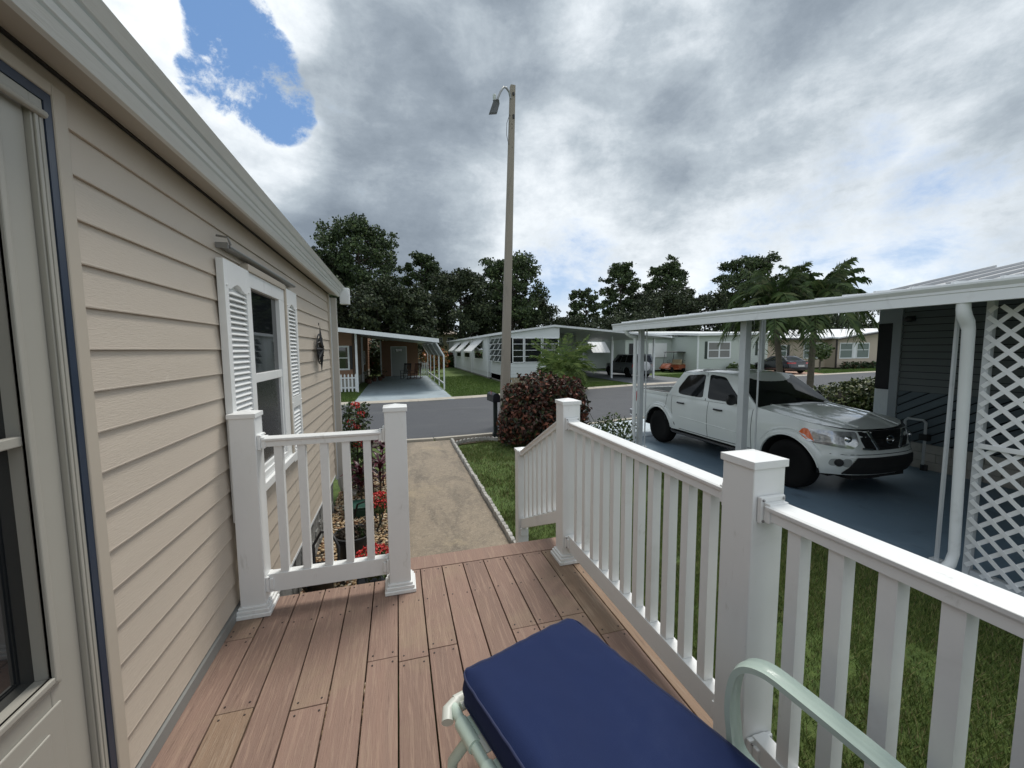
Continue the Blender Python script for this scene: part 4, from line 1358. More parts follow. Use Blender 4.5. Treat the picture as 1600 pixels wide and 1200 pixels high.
    patch(roundpoly(hl, .035), B.surf, .006).build('headlight', LENS, tk, smooth=60)
    al = [(sg * (S - .10), .975), (sg * (S - .02), .982), (sg * (S + .04), .905), (sg * (S - .10), .825), (sg * (S - .20), .80)]
    patch(roundpoly(al, .03), B.surf, .010).build('turn_signal', AMBER, tk, smooth=60)
    q = MB(); c = B.surf(sx(.64), .88, -.02); q.ico(c, .055, 2); q.build('lamp_reflector', CHROME, tk, smooth=180)
    # fog lamp
    fl = [(sx(.60), .61), (sx(.80), .60), (sx(.815), .50), (sx(.60), .49)]
    patch(roundpoly(fl, .05), B.surf, .004).build('fog_recess', mat('recess_grey', (0.30, 0.32, 0.31), .5, 0), tk, smooth=60)
    p_, n_ = B.plan(sx(.73)); c = B.surf(sx(.73), .55, .006)
    q = MB(); q.lathe([(.001, .02), (.05, .015), (.056, .0), (.056, -.03)], (0, 0, 0), 18, 'y'); 
    q.v = [tuple(Matrix.Rotation(atan2(n_.x, -n_.y), 3, 'Z') @ Vector((v_[0], -v_[1], v_[2])) + c) for v_ in q.v]
    q.build('fog_lamp', BLACK, tk, smooth=60)
    # tail light
    tl = [(B.s_rx(.80) * sg, 1.10), (B.s_y(4.94) * sg, 1.10), (B.s_y(4.94) * sg, .84), (B.s_rx(.84) * sg, .78)]
    patch(roundpoly(tl, .03), B.surf, .008).build('tail_light', REDL, tk, smooth=60)
# grille and bumper
sx = B.s_x
GRB = mat('grille_black', (0.008, 0.008, 0.009), 0.35, 0.2, 30)
patch([(sx(-.50), .985), (sx(-.25), .99), (0, .99), (sx(.25), .99), (sx(.50), .985), (sx(.47), .86), (sx(.40), .735), (sx(.2), .72), (0, .72), (sx(-.2), .72), (sx(-.40), .735), (sx(-.47), .86)], B.surf, .006).build('grille', GRB, tk, smooth=60)
for sg in (-1, 1):
    for (xa, za_, xb_, zb_, w_) in ((.36, .985, .21, .735, .050),):
        a = B.surf(sx(xa) * sg, za_, .016); c = B.surf(sx(xb_) * sg, zb_, .016)
        m = MB(); m.beam(a, c, w_, .02, up=(0, -1, .2)); m.build('grille_strut', CHROME, tk, bevel=.006)
    m = MB(); m.beam(B.surf(sx(.47) * sg, .755, .012), B.surf(sx(.30) * sg, .738, .012), .03, .012, up=(0, -1, .2)); m.build('grille_strut', CHROME, tk, bevel=.004)
m = MB()
for k in range(4):
    zz = .765 + k * .06
    m.tube([B.surf(sx(x_ / 10), zz, .008) for x_ in range(-4, 5)], .006, 5)
m.build('grille_bar', GRB, tk)
m = MB(); c = B.surf(0, .865, .020)
m.tube([(c.x + .062 * cos(2 * pi * k / 24), c.y - .006, c.z + .055 * sin(2 * pi * k / 24)) for k in range(25)], .008, 6, cap=False)
m.box(c.x - .080, c.x + .080, c.y - .016, c.y - .002, c.z - .012, c.z + .012)
m.build('badge', CHROME, tk, smooth=50)
patch(roundpoly([(sx(-.54), .63), (sx(.54), .63), (sx(.62), .50), (sx(.70), .385), (sx(-.70), .385), (sx(-.62), .50)], .02), B.surf, .022, .02).build('bumper_intake', UNDER, tk, smooth=60)
m = MB(); m.tube([B.surf(sx(x_ / 10) if abs(x_) < 9 else B.S[13] * (1 if x_ > 0 else -1), .665, -.004) for x_ in range(-9, 10)], .007, 5); m.build('bumper_line', LN, tk)
m = MB(); m.box(-.68, .68, .35, 4.9, .30, .56); m.box(-.52, .52, .13, .50, .29, .375); m.box(-.44, .44, .3, 4.9, .5, .92); m.build('underbody', UNDER, tk)
# bed
m = MB()
for sg in (-1, 1):
    m.box(sg * .76, sg * .875, 3.80, 5.06, 1.10, 1.178)
m.box(-.76, .76, 5.02, 5.09, .70, 1.178)
m.build('bed_rail', PAINT, tk, bevel=.012)
m = MB(); m.box(-.84, .84, 3.83, 5.03, .66, .70)
for sg in (-1, 1): m.box(sg * .755, sg * .745, 3.80, 5.02, .70, 1.185); m.box(sg * .74, sg * .865, 3.83, 5.04, 1.179, 1.188)
m.box(-.75, .75, 3.775, 3.80, .70, 1.185)
m.build('bed_liner', BLACK, tk)
m = MB(); m.box(-.80, .80, 5.12, 5.26, .46, .60); m.box(-.90, -.80, 4.97, 5.24, .46, .62); m.box(.80, .90, 4.97, 5.24, .46, .62); m.build('rear_bumper', CHROME, tk, bevel=.02)
m = MB(); m.box(-.50, -.38, 1.24, 1.30, 1.205, 1.215); m.tube([(-.62, 1.38, 1.215), (-.05, 1.33, 1.235)], .008, 5); m.tube([(.05, 1.36, 1.235), (.60, 1.40, 1.215)], .008, 5); m.build('wiper', BLACK, tk)


def small_car(name, label, cat, loc, rot, L, W, paint, zt, cabin, axles, rw, rim, windows, tall=False):
    c = thing(name, label, cat, loc, rot, local=True)
    b = Body(L, W / 2, .50, .35, axles, rw + .05, [(0, .28), (L, .30)], zt,
             [(.25, .05), (.45, .0), (.7, .0), (.95, .03), (1.1, .07)], [(.25, .06), (.45, 0), (.65, .02), (.9, .12)], [(.25, .05), (.5, 0), (.9, .04), (1.1, .08)], nf=2.6, nr=3.0, flare=.02)
    b.skin(10).build('body', paint, c, smooth=40)
    b.deck(.45, cabin.yb[0] + .12, .03).build('hood', paint, c, smooth=40)
    if not tall:
        b.deck(cabin.yb[1] - .15, L - .18, .02, front=False).build('boot_lid', paint, c, smooth=40)
    else:
        b.deck(cabin.yb[1] - .15, L - .05, .0, front=False).build('load_floor', paint, c)
    cabin.shell().build('cabin', paint, c, smooth=40)
    patch(roundpoly([(-.9, .06), (.9, .06), (.86, .92), (-.86, .92)], .08), cabin.wind, .01).build('windshield', DKGLS, c, smooth=60)
    patch(roundpoly([(-.84, .12), (.84, .12), (.78, .88), (-.78, .88)], .08), cabin.rear, .01).build('rear_window', DKGLS, c, smooth=60)
    for sg in (-1, 1):
        for w_ in windows:
            patch(roundpoly(w_, .05), cabin.side(sg), .008).build('side_window', DKGLS, c, smooth=60)
        for a in axles:
            wheel(c, sg * (W / 2 - .12), a, rw, .21, sg, rim, 6)
            m = MB(); r_ = rw + .06
            m.grid(lambda u, v, a=a: (sg * lerp(W / 2 - .42, W / 2 - .04, u), a - r_ * cos(pi * v), rw + r_ * sin(pi * v)), 2, 12)
            m.add([(sg * (W / 2 - .42), a - r_, .2), (sg * (W / 2 - .42), a + r_, .2), (sg * (W / 2 - .42), a + r_, .8), (sg * (W / 2 - .42), a - r_, .8)], [(0, 1, 2, 3)])
            m.build('wheel_well', UNDER, c)
        zt_ = tab(zt, L)
        if tall:
            tl = [(b.s_rx(W / 2 * .80) * sg, 1.02), (b.s_y(L - .26) * sg, 1.02), (b.s_y(L - .26) * sg, .76), (b.s_rx(W / 2 * .80) * sg, .76)]
        else:
            tl = [(b.s_rx(W / 2 * .45) * sg, zt_ - .04), (b.s_y(L - .40) * sg, zt_ - .06), (b.s_y(L - .40) * sg, zt_ - .15), (b.s_rx(W / 2 * .45) * sg, zt_ - .17)]
        patch(roundpoly(tl, .03), b.surf, .01).build('tail_light', REDL, c, smooth=60)
        m = MB(); m.ico((sg * (W / 2 + .08), cabin.yb[0] + .45, tab(zt, 1.5) + .10), .10, 2, (1, .6, .7)); m.build('mirror', paint, c, smooth=180)
        patch(roundpoly([(b.s_x(W / 2 * .55) * sg, .72), (sg * b.S[14], .74), (sg * b.S[14], .62), (b.s_x(W / 2 * .55) * sg, .60)], .03), b.surf, .008).build('headlight', LENS, c, smooth=60)
    m = MB(); m.box(-W / 2 + .3, W / 2 - .3, .3, L - .3, .22, .62); m.build('underbody', UNDER, c)
    p = b.surf(b.S[-1] - .001, .62, .01)
    m = MB(); m.box(-.26, .26, p.y, p.y + .015, .60, .74); m.build('number_plate', mat('plate_white', (.55, .56, .55), .5, 0), c)
    return c


SUVP = mat('grey_suv_paint', (0.085, 0.095, 0.100), 0.3, 0.03, 2, coat=1)
suv = small_car('suv', 'dark grey sport utility vehicle with a covered spare wheel under the white home carport', 'suv', (17.25, 29.85, 0.01), radians(182) , 4.45, 1.78, SUVP,
                [(0, .86), (.5, .95), (1.35, 1.04), (1.5, 1.05), (4.45, 1.06)], Cabin((1.25, 4.36), (1.95, 4.20), (1.04, 1.04), (1.70, 1.72), (.84, .84), (.70, .70), crown=.03),
                (.85, 3.55), .35, RIMS, [[(.13, .1), (.36, .1), (.34, .88), (.22, .84)], [(.39, .1), (.62, .1), (.61, .88), (.38, .88)], [(.66, .1), (.93, .1), (.93, .88), (.66, .88)]], True)
suv.location = (17.25, 25.55, 0.01); suv.rotation_euler = (0, 0, 0)
# turned round: the tail faces the street
for ch in suv.children:
    pass
suv.rotation_euler = (0, 0, pi); suv.location = (17.25, 25.55 + 4.45, 0.01)
m = MB(); m.lathe([(.001, .0), (.30, .0), (.335, -.03), (.335, -.20), (.28, -.22)], (0, 4.70, .86), 24, 'y'); m.build('spare_wheel_cover', mat('cover_white', (.62, .63, .64), .4, .03), suv, smooth=50)
SEDP = mat('black_sedan_paint', (0.008, 0.008, 0.016), 0.25, 0, coat=1)
sed = small_car('sedan', 'black sedan parked on the salmon paver drive of the tan home', 'car', (31.9, 29.2, 0.02), radians(180 - 12), 4.7, 1.82, SEDP,
                [(0, .68), (.4, .76), (1.2, .92), (2.2, .95), (3.7, 1.0), (4.3, 1.02), (4.7, .98)], Cabin((1.25, 4.15), (2.1, 3.35), (.93, 1.02), (1.40, 1.42), (.85, .80), (.62, .60), bulge=(.12, .10), crown=.03),
                (.9, 3.65), .33, RIMS, [[(.14, .1), (.47, .1), (.50, .86), (.30, .82)], [(.50, .1), (.78, .12), (.88, .80), (.53, .86)]])

# golf cart
gc = thing('golf_cart', 'orange golf cart with tan seats and black roof in front of the green home', 'golf cart', (24.2, 31.4, 0), radians(-80), local=True)
GOR = mat('copper_orange_paint', (0.32, 0.075, 0.025), 0.3, 0.05, coat=1)
m = MB(); m.grid(lambda u, v: ((v * 2 - 1) * .55 * (1 - .12 * (1 - u)), -1.15 + .62 * u + .12 * (1 - (v * 2 - 1) ** 2) * -1, .35 + .45 * sin(pi / 2 * u) ** .7), 8, 8)
m.box(-.56, .56, -1.15, -.5, .28, .42); m.box(-.56, .56, -.55, .45, .24, .34); m.box(-.58, .58, .10, 1.1, .34, .66); m.build('body', GOR, gc, smooth=40)
m = MB(); m.box(-.52, .52, .05, .50, .66, .78); m.box(-.52, .52, .42, .52, .80, 1.12); m.box(-.52, .52, .62, 1.05, .66, .76); m.build('seat', mat('tan_vinyl', (.42, .33, .20), .5, .05), gc, bevel=.03)
m = MB(); m.grid(lambda u, v: ((v * 2 - 1) * .58, -.60 + 1.75 * u, 1.80 + .05 * (1 - (v * 2 - 1) ** 4) * (1 - (u * 2 - 1) ** 4)), 8, 8); m.box(-.58, .58, -.6, 1.15, 1.76, 1.80); m.build('roof', BLACK, gc, smooth=40)
for sg in (-1, 1):
    m = MB(); m.tube([(sg * .5, -.72, .78), (sg * .52, -.50, 1.78)], .018, 6); m.tube([(sg * .54, .60, .7), (sg * .54, .62, 1.78)], .018, 6); m.tube([(sg * .54, 1.1, .7), (sg * .54, 1.15, 1.0), (sg * .54, .7, 1.05)], .015, 6); m.build('roof_strut', BLACK, gc)
    for y_ in (-.75, .85):
        wheel(gc, sg * .48, y_, .23, .20, sg, RIMS, 5)
m = MB(); m.tube([(-.25, -.55, .70), (-.25, -.35, .92)], .02, 6); m.tube([(-.25 + .17 * cos(2 * pi * k / 16), -.33 + .08 * sin(2 * pi * k / 16), .94 + .14 * sin(2 * pi * k / 16)) for k in range(17)], .014, 5, cap=False); m.build('steering_wheel', BLACK, gc)
m = MB(); m.box(-.5, .5, .9, 1.15, .7, .74); m.box(-.5, .5, 1.12, 1.16, .74, 1.0); m.build('rear_rack', BLACK, gc)
# ================================================================== HOUSES ACROSS THE STREET
def lap(mb, a, b, z0, z1, pitch=0.2, d=0.02):
    """lapped siding between plan points a and b; faces to the right of a->b"""
    a = Vector((a[0], a[1], 0)); b = Vector((b[0], b[1], 0)); t = (b - a).normalized(); n = Vector((t.y, -t.x, 0))
    z = z0
    while z < z1 - 1e-3:
        zt_ = min(z + pitch, z1)
        mb.add([a + n * d + Vector((0, 0, z)), b + n * d + Vector((0, 0, z)), b + n * .002 + Vector((0, 0, zt_)), a + n * .002 + Vector((0, 0, zt_)), a + Vector((0, 0, z)), b + Vector((0, 0, z))],
               [(0, 1, 2, 3), (4, 5, 1, 0)])
        z = zt_
    return mb


def bw(parent, a, b, s0, s1, z0, z1, frame=.07, proud=.05, fm=None, gm=None, mull=(), rails=(), label=None):
    """window on the wall line a->b between distances s0 and s1"""
    a = Vector((a[0], a[1], 0)); b = Vector((b[0], b[1], 0)); t = (b - a).normalized(); n = Vector((t.y, -t.x, 0))
    up_ = Vector((0, 0, 1))
    def slab(m, u0, u1, w0, w1, d0, d1):
        m.extrude([a + t * u0 + n * d0 + up_ * w0, a + t * u1 + n * d0 + up_ * w0, a + t * u1 + n * d0 + up_ * w1, a + t * u0 + n * d0 + up_ * w1], n * (d1 - d0))
    m = MB()
    slab(m, s0, s1, z1 - frame, z1, 0, proud); slab(m, s0, s1, z0, z0 + frame, 0, proud)
    slab(m, s0, s0 + frame, z0 + frame, z1 - frame, 0, proud); slab(m, s1 - frame, s1, z0 + frame, z1 - frame, 0, proud)
    for q in mull: slab(m, q - frame * .6, q + frame * .6, z0 + frame, z1 - frame, 0, proud)
    cuts = [s0 + frame] + [q for q in mull] + [s1 - frame]
    for q in rails:
        for c0, c1 in zip(cuts[:-1], cuts[1:]):
            slab(m, c0 + (frame * .6 if c0 != cuts[0] else 0), c1 - (frame * .6 if c1 != cuts[-1] else 0), q - frame * .3, q + frame * .3, 0, proud - .004)
    w = m.build('window', fm or WHITE2, parent, label=label)
    zs = [z0 + frame] + list(rails) + [z1 - frame]
    for c0, c1 in zip(cuts[:-1], cuts[1:]):
        for w0, w1 in zip(zs[:-1], zs[1:]):
            g = MB(); slab(g, c0, c1, w0, w1, 0.003, .025); g.build('pane', gm or GLASS2, w)
    return w


def shut(parent, a, b, s0, s1, z0, z1, m_):
    a = Vector((a[0], a[1], 0)); b = Vector((b[0], b[1], 0)); t = (b - a).normalized(); n = Vector((t.y, -t.x, 0)); u = Vector((0, 0, 1))
    g = MB(); g.extrude([a + t * s0 + u * z0, a + t * s1 + u * z0, a + t * s1 + u * z1, a + t * s0 + u * z1], n * .045); return g.build('shutter', m_, parent)


# ---- orange home with carport (straight ahead, left)
ORG_S = mat('orange_siding', (0.27, 0.150, 0.092), 0.65, 0.06, 2)
A = thing('orange_home', 'orange sided home with white carport roof and pale grey drive across the street', 'house', (-4, 24, 0))
m = MB(); m.box(-13, -2.42, 24.02, 42, .4, 3.2); m.box(-1.25, 1.62, 34.52, 37, 0, 2.9); m.build('wall_core', ORG_S, A)
m = MB(); lap(m, (-13, 24), (-2.4, 24), .55, 3.25); m.add([(-13, 24, 3.25), (-2.4, 24, 3.25), (-7.5, 24, 3.95)], [(0, 1, 2)])
lap(m, (-2.4, 24), (-2.4, 42), .55, 3.2); lap(m, (-1.25, 34.5), (1.64, 34.5), 0.02, 2.9); lap(m, (1.64, 34.5), (1.64, 37), .02, 2.9); m.build('wall', ORG_S, A)
m = MB(); m.box(-13, -2.38, 23.98, 42, 0, .55); m.build('skirting', mat('pale_block', (0, 0, 0)), A)
wa, wb = (-13, 24), (-2.4, 24)
bw(A, wa, wb, 9.55, 10.45, 1.08, 2.42, .09, gm=GLASS, rails=(1.75,))
shut(A, wa, wb, 10.47, 10.60, 1.12, 2.42, BLACK)
bw(A, (-2.4, 24), (-2.4, 42), 7.5, 8.6, 1.1, 2.1, .09, gm=GLASS2, rails=(1.6,))
# shed door with a small transom
m = MB(); m.box(-.44, .68, 34.44, 34.495, .03, 2.38); dA = m.build('door', mat('door_grey_white', (.40, .42, .41), .5, .04), A)
m = MB()
for x0 in (-.30, .16):
    for z0, z1 in ((.2, .9), (1.0, 1.75)):
        m.box(x0, x0 + .32, 34.425, 34.44, z0, z1)
m.build('door_panel', mat('door_grey_white', (0, 0, 0)), dA)
for k in range(3):
    m = MB(); m.box(-.10 + k * .17, .03 + k * .17, 34.43, 34.44, 2.03, 2.2); m.build('pane', GLASS, dA)
m = MB(); m.box(-.52, -.445, 34.45, 34.495, .02, 2.45); m.box(.685, .76, 34.45, 34.495, .02, 2.45); m.box(-.445, .685, 34.45, 34.495, 2.385, 2.45); m.build('door_trim', WHITE2, A)
def za_(x): return 3.25 - (x + 2.6) * 0.112
m = MB(); m.extrude([(-8.2, 21.1, za_(-8.2) - .06), (2.04, 21.1, za_(2.04) - .06), (2.04, 21.1, za_(2.04)), (-8.2, 21.1, za_(-8.2))], (0, 15.5, 0))
m.extrude([(-8.2, 21.1, za_(-8.2) - .06), (-8.2, 21.1, za_(-8.2)), (-13.5, 21.1, za_(-8.2) - .6), (-13.5, 21.1, za_(-8.2) - .7)], (0, 15.5, 0)); m.build('roof', RF, A)
m = MB(); m.extrude([(-8.2, 21.02, za_(-8.2) - .19), (2.08, 21.02, za_(2.08) - .19), (2.08, 21.02, za_(2.08) + .01), (-8.2, 21.02, za_(-8.2) + .01)], (0, .075, 0)); m.box(2.041, 2.08, 21.1, 36.6, za_(2.08) - .17, za_(2.08)); m.build('fascia', WHITE2, A)
for x, y, w, z in ((-2.02, 22.15, .10, 3.05), (-2.30, 25.0, .10, 3.05), (-2.28, 29.1, .12, 3.05), (-1.28, 34.4, .10, 2.9)):
    m = MB(); m.box(x - w / 2, x + w / 2, y - w / 2, y + w / 2, 0, z); m.build('post', WHITE2, A)
yy = [22.1, 24.9, 28.2, 31.4, 34.2]
for y in yy:
    m = MB(); m.tube([(2.02, y, 2.55), (2.42, y, 1.85), (2.42, y, 0.0)], .045, 6); m.build('awning_strut', WHITE2, A)
for i in range(4):
    m = MB(); m.box(2.40, 2.45, yy[i] + .05, yy[i + 1] - .05, .28, .36); m.build('curb_rail', WHITE2, A)
for i in range(8):
    ya = 22.1 + i * 1.5
    m = MB(); m.extrude([(2.03, ya, 2.50), (2.47, ya, 1.80), (2.48, ya, 1.81), (2.04, ya, 2.52)], (0, 1.49, 0)); m.build('awning_panel', mat('translucent_grey', (.36, .37, .36), .5, .05), A)
fence = thing('picket_fence', 'short white picket fence beside the orange home at the left of the drive', 'fence', (-3, 22.2, 0))
m = MB(); m.box(-4.6, -2.08, 22.16, 22.20, .22, .29); m.box(-4.6, -2.08, 22.16, 22.20, .72, .79); m.build('fence_rail', WHITE2, fence)
pk = MB(); pk.extrude([(-.035, 0, 0), (.035, 0, 0), (.035, 0, .86), (0, 0, .92), (-.035, 0, .86)], (0, .02, 0)); pkm = pk.mesh('picket', WHITE2)
for i in range(15): piece('picket', pkm, fence, (-4.55 + i * .175, 22.135, .05))
fence2 = thing('picket_fence', 'white picket fence at the back right of the orange home carport', 'fence', (1.9, 34.4, 0))
m = MB(); m.box(1.7, 2.35, 34.3, 34.34, .3, .36); m.box(1.7, 2.35, 34.3, 34.34, .95, 1.01); m.build('fence_rail', WHITE2, fence2)
for i in range(5): piece('picket', pkm, fence2, (1.74 + i * .14, 34.28, .1), sc=(1, 1, 1.15))


def rocker(x, y, rot, label, col):
    c = thing('rocking_chair', label, 'chair', (x, y, .02), rot, local=True)
    for sg in (-1, 1):
        m = MB(); m.tube([(sg * .26, -.45 + .11 * i, .03 + .0016 * (i - 4.2) ** 2 * 3) for i in range(10)], .02, 6); m.build('rocker', col, c)
        m = MB(); m.tube([(sg * .26, -.25, .06), (sg * .26, -.28, .62)], .022, 6); m.build('leg', col, c)
        m = MB(); m.tube([(sg * .26, .22, .06), (sg * .26, .24, .42), (sg * .26, .42, 1.12)], .022, 6); m.build('leg', col, c)
        m = MB(); m.box(sg * .22, sg * .31, -.33, .30, .62, .645); m.build('armrest', col, c)
    for i in range(6):
        m = MB(); m.box(-.26, .26, -.26 + i * .09, -.19 + i * .09, .40, .42); m.build('seat_slat', col, c)
    for i in range(6):
        x_ = -.20 + i * .08; m = MB(); m.beam((x_, .25, .44), (x_, .42, 1.08), .05, .012, up=(0, 1, 0)); m.build('back_slat', col, c)
    m = MB(); m.box(-.28, .28, .40, .44, 1.05, 1.15); m.build('headrest', col, c)
    return c


rocker(.55, 30.6, radians(-25), 'dark rocking chair left of its pair in the orange home carport', BLACK)
rocker(1.25, 30.4, radians(-35), 'brown slatted rocking chair right of its pair in the orange home carport', mat('brown_wood', (.10, .045, .03), .6, .1, 4))
m = MB()
rs = random.Random(4)
for i in range(7):
    x, y = -2.0 + rs.random() * .9, 27.5 + i * .8; h = rs.uniform(.3, .9)
    t_ = MB(); t_.lathe([(.12, 0), (.17, .25), (.18, .26), (.15, .24)], (x, y, .02), 10)
    pt = thing('flower_pot', ['small dark plant pot nearest the street by the carport wall', 'plant pot with low greenery along the carport wall', 'dark pot with drooping plant along the carport wall', 'pot of leafy green in the middle of the carport wall row', 'tall potted plant along the carport wall', 'potted plant next to the farthest of the row', 'farthest potted plant beside the shed door wall'][i], 'plant', (x, y, 0))
    t_.build('pot', mat('terracotta_dark', (.10, .045, .03), .8, .1, 5), pt)
    lf = MB()
    for k in range(40):
        a = rs.uniform(0, 6.28); r_ = rs.uniform(.03, .25); z = .25 + rs.uniform(0, h); s_ = .05
        lf.add([(x + r_ * cos(a), y + r_ * sin(a), z), (x + (r_ + s_) * cos(a), y + (r_ + s_) * sin(a) + .03, z + .03), (x + (r_ + .09) * cos(a), y + (r_ + .09) * sin(a), z), (x + (r_ + s_) * cos(a), y + (r_ + s_) * sin(a) - .03, z - .02)], [(0, 1, 2, 3)])
    lf.build('foliage', mat('dark_leaf', (.022, .045, .014), .6, 0, islands=[(0, (.012, .028, .008)), (.7, (.04, .075, .02)), (1, (.10, .03, .02))]), pt, fix=False)

# ---- white home with jalousie windows
Bh = thing('white_home', 'white sided home with big jalousie windows and three white awnings beyond the street lamp', 'house', (8, 26, 0))
WS = mat('white_siding', (0.60, 0.63, 0.63), 0.55, 0.03, 2)
BX0, BX1 = 6.58, 9.80
FY = 23.62
ZR = lambda x: 3.18 + (x - 6.3) * (3.62 - 3.18) / (9.4 - 6.3) if x < 9.4 else 3.62 - (x - 9.4) * 0.083
m = MB(); lap(m, (6.5, 53), (6.5, 29.0), .45, 3.18); lap(m, (6.5, 29.0), (6.62, 29.0), .45, 3.18); lap(m, (6.62, 29.0), (6.62, 25.0), .45, 3.1); lap(m, (6.62, FY), (BX1, FY), .45, 1.32)
lap(m, (6.62, 25.0), (6.62, FY), .45, 3.1)
m.build('wall', WS, Bh)
m = MB(); m.extrude([(6.62, FY, 2.86), (BX1, FY, 2.86), (BX1, FY, ZR(9.75)), (9.4, FY, 3.60), (6.62, FY, ZR(6.62) - .02)], (0, .05, 0)); m.build('gable_panel', WS, Bh)
m = MB(); m.box(6.52, 13.4, 29.02, 53, .1, 3.1); m.box(6.64, BX1 - .02, FY + .03, 29.0, .1, 1.3); m.box(6.64, BX1 - .02, FY + .03, 29.0, 2.9, 3.1); m.build('wall_core', WS, Bh)
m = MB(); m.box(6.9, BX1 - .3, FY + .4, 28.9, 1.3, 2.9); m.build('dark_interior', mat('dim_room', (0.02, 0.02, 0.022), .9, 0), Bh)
GS = mat('shade_toned_siding', (0.30, 0.32, 0.32), 0.6, 0.04, 2)  # darker copy of the white siding, carport shade put into the colour
m = MB(); lap(m, (BX1, FY), (BX1, 29), .45, 3.5, .2); lap(m, (BX1, 29), (13.4, 29), .45, 3.3); lap(m, (13.4, 29), (13.4, 50), .45, 3.1); m.build('wall', GS, Bh, label='siding under the carport, its shade put into the grey')
m = MB()
for i in range(12):
    for j in range(3):
        m.box(6.60 + i * .27 + (j % 2) * .1, 6.84 + i * .27 + (j % 2) * .1, FY + .01, FY + .05, .02 + j * .14, .15 + j * .14)
m.build('block_course', mat('tan_block', (.36, .30, .21), .85, .12, 4), Bh, kind='stuff')
m = MB(); m.box(6.53, 6.58, 29.1, 53, 0, .44); m.box(6.64, 6.68, FY + .06, 29, 0, .44); m.build('skirting', mat('grey_stone_skirt', (.22, .215, .19), .85, .25, 3, .5, 12, bdist=.02), Bh)
# jalousie windows
JF = WHITE2
for (s0, s1) in ((0.10, .82), (.86, 1.98), (2.04, 3.12)):
    bw(Bh, (6.62, FY), (BX1, FY), s0, s1, 1.34, 2.86, .045, .06, gm=GLASS, rails=(1.72, 2.10, 2.48))
JM = mat('jalousie_glass', (.05, .06, .065), .1, 0, spec=1)
for (s0, s1) in ((0.35, 1.55), (1.62, 2.9), (2.97, 4.2)):
    w = bw(Bh, (6.62, 28.9), (6.62, 24.0), s0, s1, 1.34, 2.92, .05, .05, gm=GLASS, rails=(1.73, 2.12, 2.51))
    for z in (1.36, 1.75, 2.14, 2.53):
        m = MB(); y1, y0 = 28.9 - s0 - .06, 28.9 - s1 + .06
        m.extrude([(6.56, y0, z + .36), (6.38, y0, z + .02), (6.39, y0, z), (6.575, y0, z + .36)], (0, y1 - y0, 0)); m.build('louvre_pane', JM, w)
        m = MB(); 
        for y_ in (y0, y1): m.beam((6.57, y_, z + .37), (6.38, y_, z), .03, .03)
        m.beam((6.38, y0, z), (6.38, y1, z), .03, .03); m.build('louvre_frame', JF, w)
# awnings on the side wall
for k, (y0, y1) in enumerate(((31.0, 34.9), (36.9, 40.3), (42.3, 45.6))):
    bw(Bh, (6.5, 53), (6.5, 29), 53 - y1 + .15, 53 - y0 - .15, 1.35, 2.85, .08, .04, gm=GLASS, rails=(2.0,))
    for i in range(9):
        a = y0 + (y1 - y0) * i / 9; b_ = y0 + (y1 - y0) * (i + 1) / 9 - .02
        m = MB(); zo = .02 * (i % 2)
        m.extrude([(6.46, a, 2.88 + zo), (5.55, a, 2.02 + zo), (5.53, a, 1.90 + zo), (5.51, a, 2.02 + zo), (6.46, a, 2.91 + zo)], (0, b_ - a, 0)); m.build('awning_panel', WHITE, Bh)
for y in (29.3, 35.9, 46.6):
    m = MB(); m.box(6.40, 6.47, y, y + .09, .1, 3.15); m.build('downspout', WHITE2, Bh)
m = MB(); m.extrude([(6.3, FY - .15, 3.10), (9.4, FY - .15, 3.54), (17.85, FY - .15, 2.87), (17.85, FY - .15, 2.99), (9.4, FY - .15, 3.66), (6.3, FY - .15, 3.22)], (0, 17, 0)); m.build('roof', RF, Bh)
m = MB(); m.extrude([(6.3, 40.5, 3.10), (9.4, 40.5, 3.54), (13.5, 40.5, 3.15), (13.5, 40.5, 3.3), (9.4, 40.5, 3.66), (6.3, 40.5, 3.22)], (0, 13, 0)); m.build('roof', RF, Bh)
m = MB(); m.box(6.22, 6.30, FY - .15, 53.5, 3.08, 3.23); m.box(17.85, 17.93, FY - .15, 40, 2.85, 3.0); m.build('gutter', WHITE2, Bh)
for x, y in ((15.0, 26.3), (17.75, 25.2), (15.0, 31), (17.75, 31), (17.75, 37)):
    m = MB(); m.box(x - .06, x + .06, y - .06, y + .06, 0, 3.02); m.build('carport_post', WHITE2, Bh)

# ---- green home
Gh = thing('green_home', 'pale green sided home with white roof edge behind the golf cart', 'house', (28, 31, 0))
GSD = mat('pale_green_siding', (0.47, 0.52, 0.475), 0.6, 0.04, 2)
m = MB(); m.box(21.0, 25.2, 33.02, 42, .1, 3.05); m.box(25.22, 32.9, 29.52, 42, .1, 3.2); m.build('wall_core', GSD, Gh)
m = MB(); lap(m, (20.2, 33), (25.2, 33), .1, 3.1, .18); lap(m, (25.2, 33), (25.2, 29.5), .1, 3.2, .18); lap(m, (25.2, 29.5), (32.9, 29.5), .1, 3.35, .18); m.build('wall', GSD, Gh)
m = MB(); m.box(25.12, 25.26, 29.42, 29.5, 0, 3.2); m.build('downspout', WHITE2, Gh)
gw = ((25.2, 29.5), (32.9, 29.5))
bw(Gh, *gw, 1.0, 3.5, 1.2, 2.72, .12, gm=mat('blind_window', (.20, .20, .19), .5, .1, 8), mull=(2.25,), rails=(1.95,))
shut(Gh, *gw, .72, .96, 1.2, 2.72, mat('dark_green_shutter', (.015, .03, .022), .5, 0)); 
bw(Gh, *gw, 6.55, 7.25, 1.45, 2.68, .12, gm=GLASS, rails=(2.05,)); shut(Gh, *gw, 6.28, 6.52, 1.45, 2.68, mat('dark_green_shutter', (0, 0, 0)))
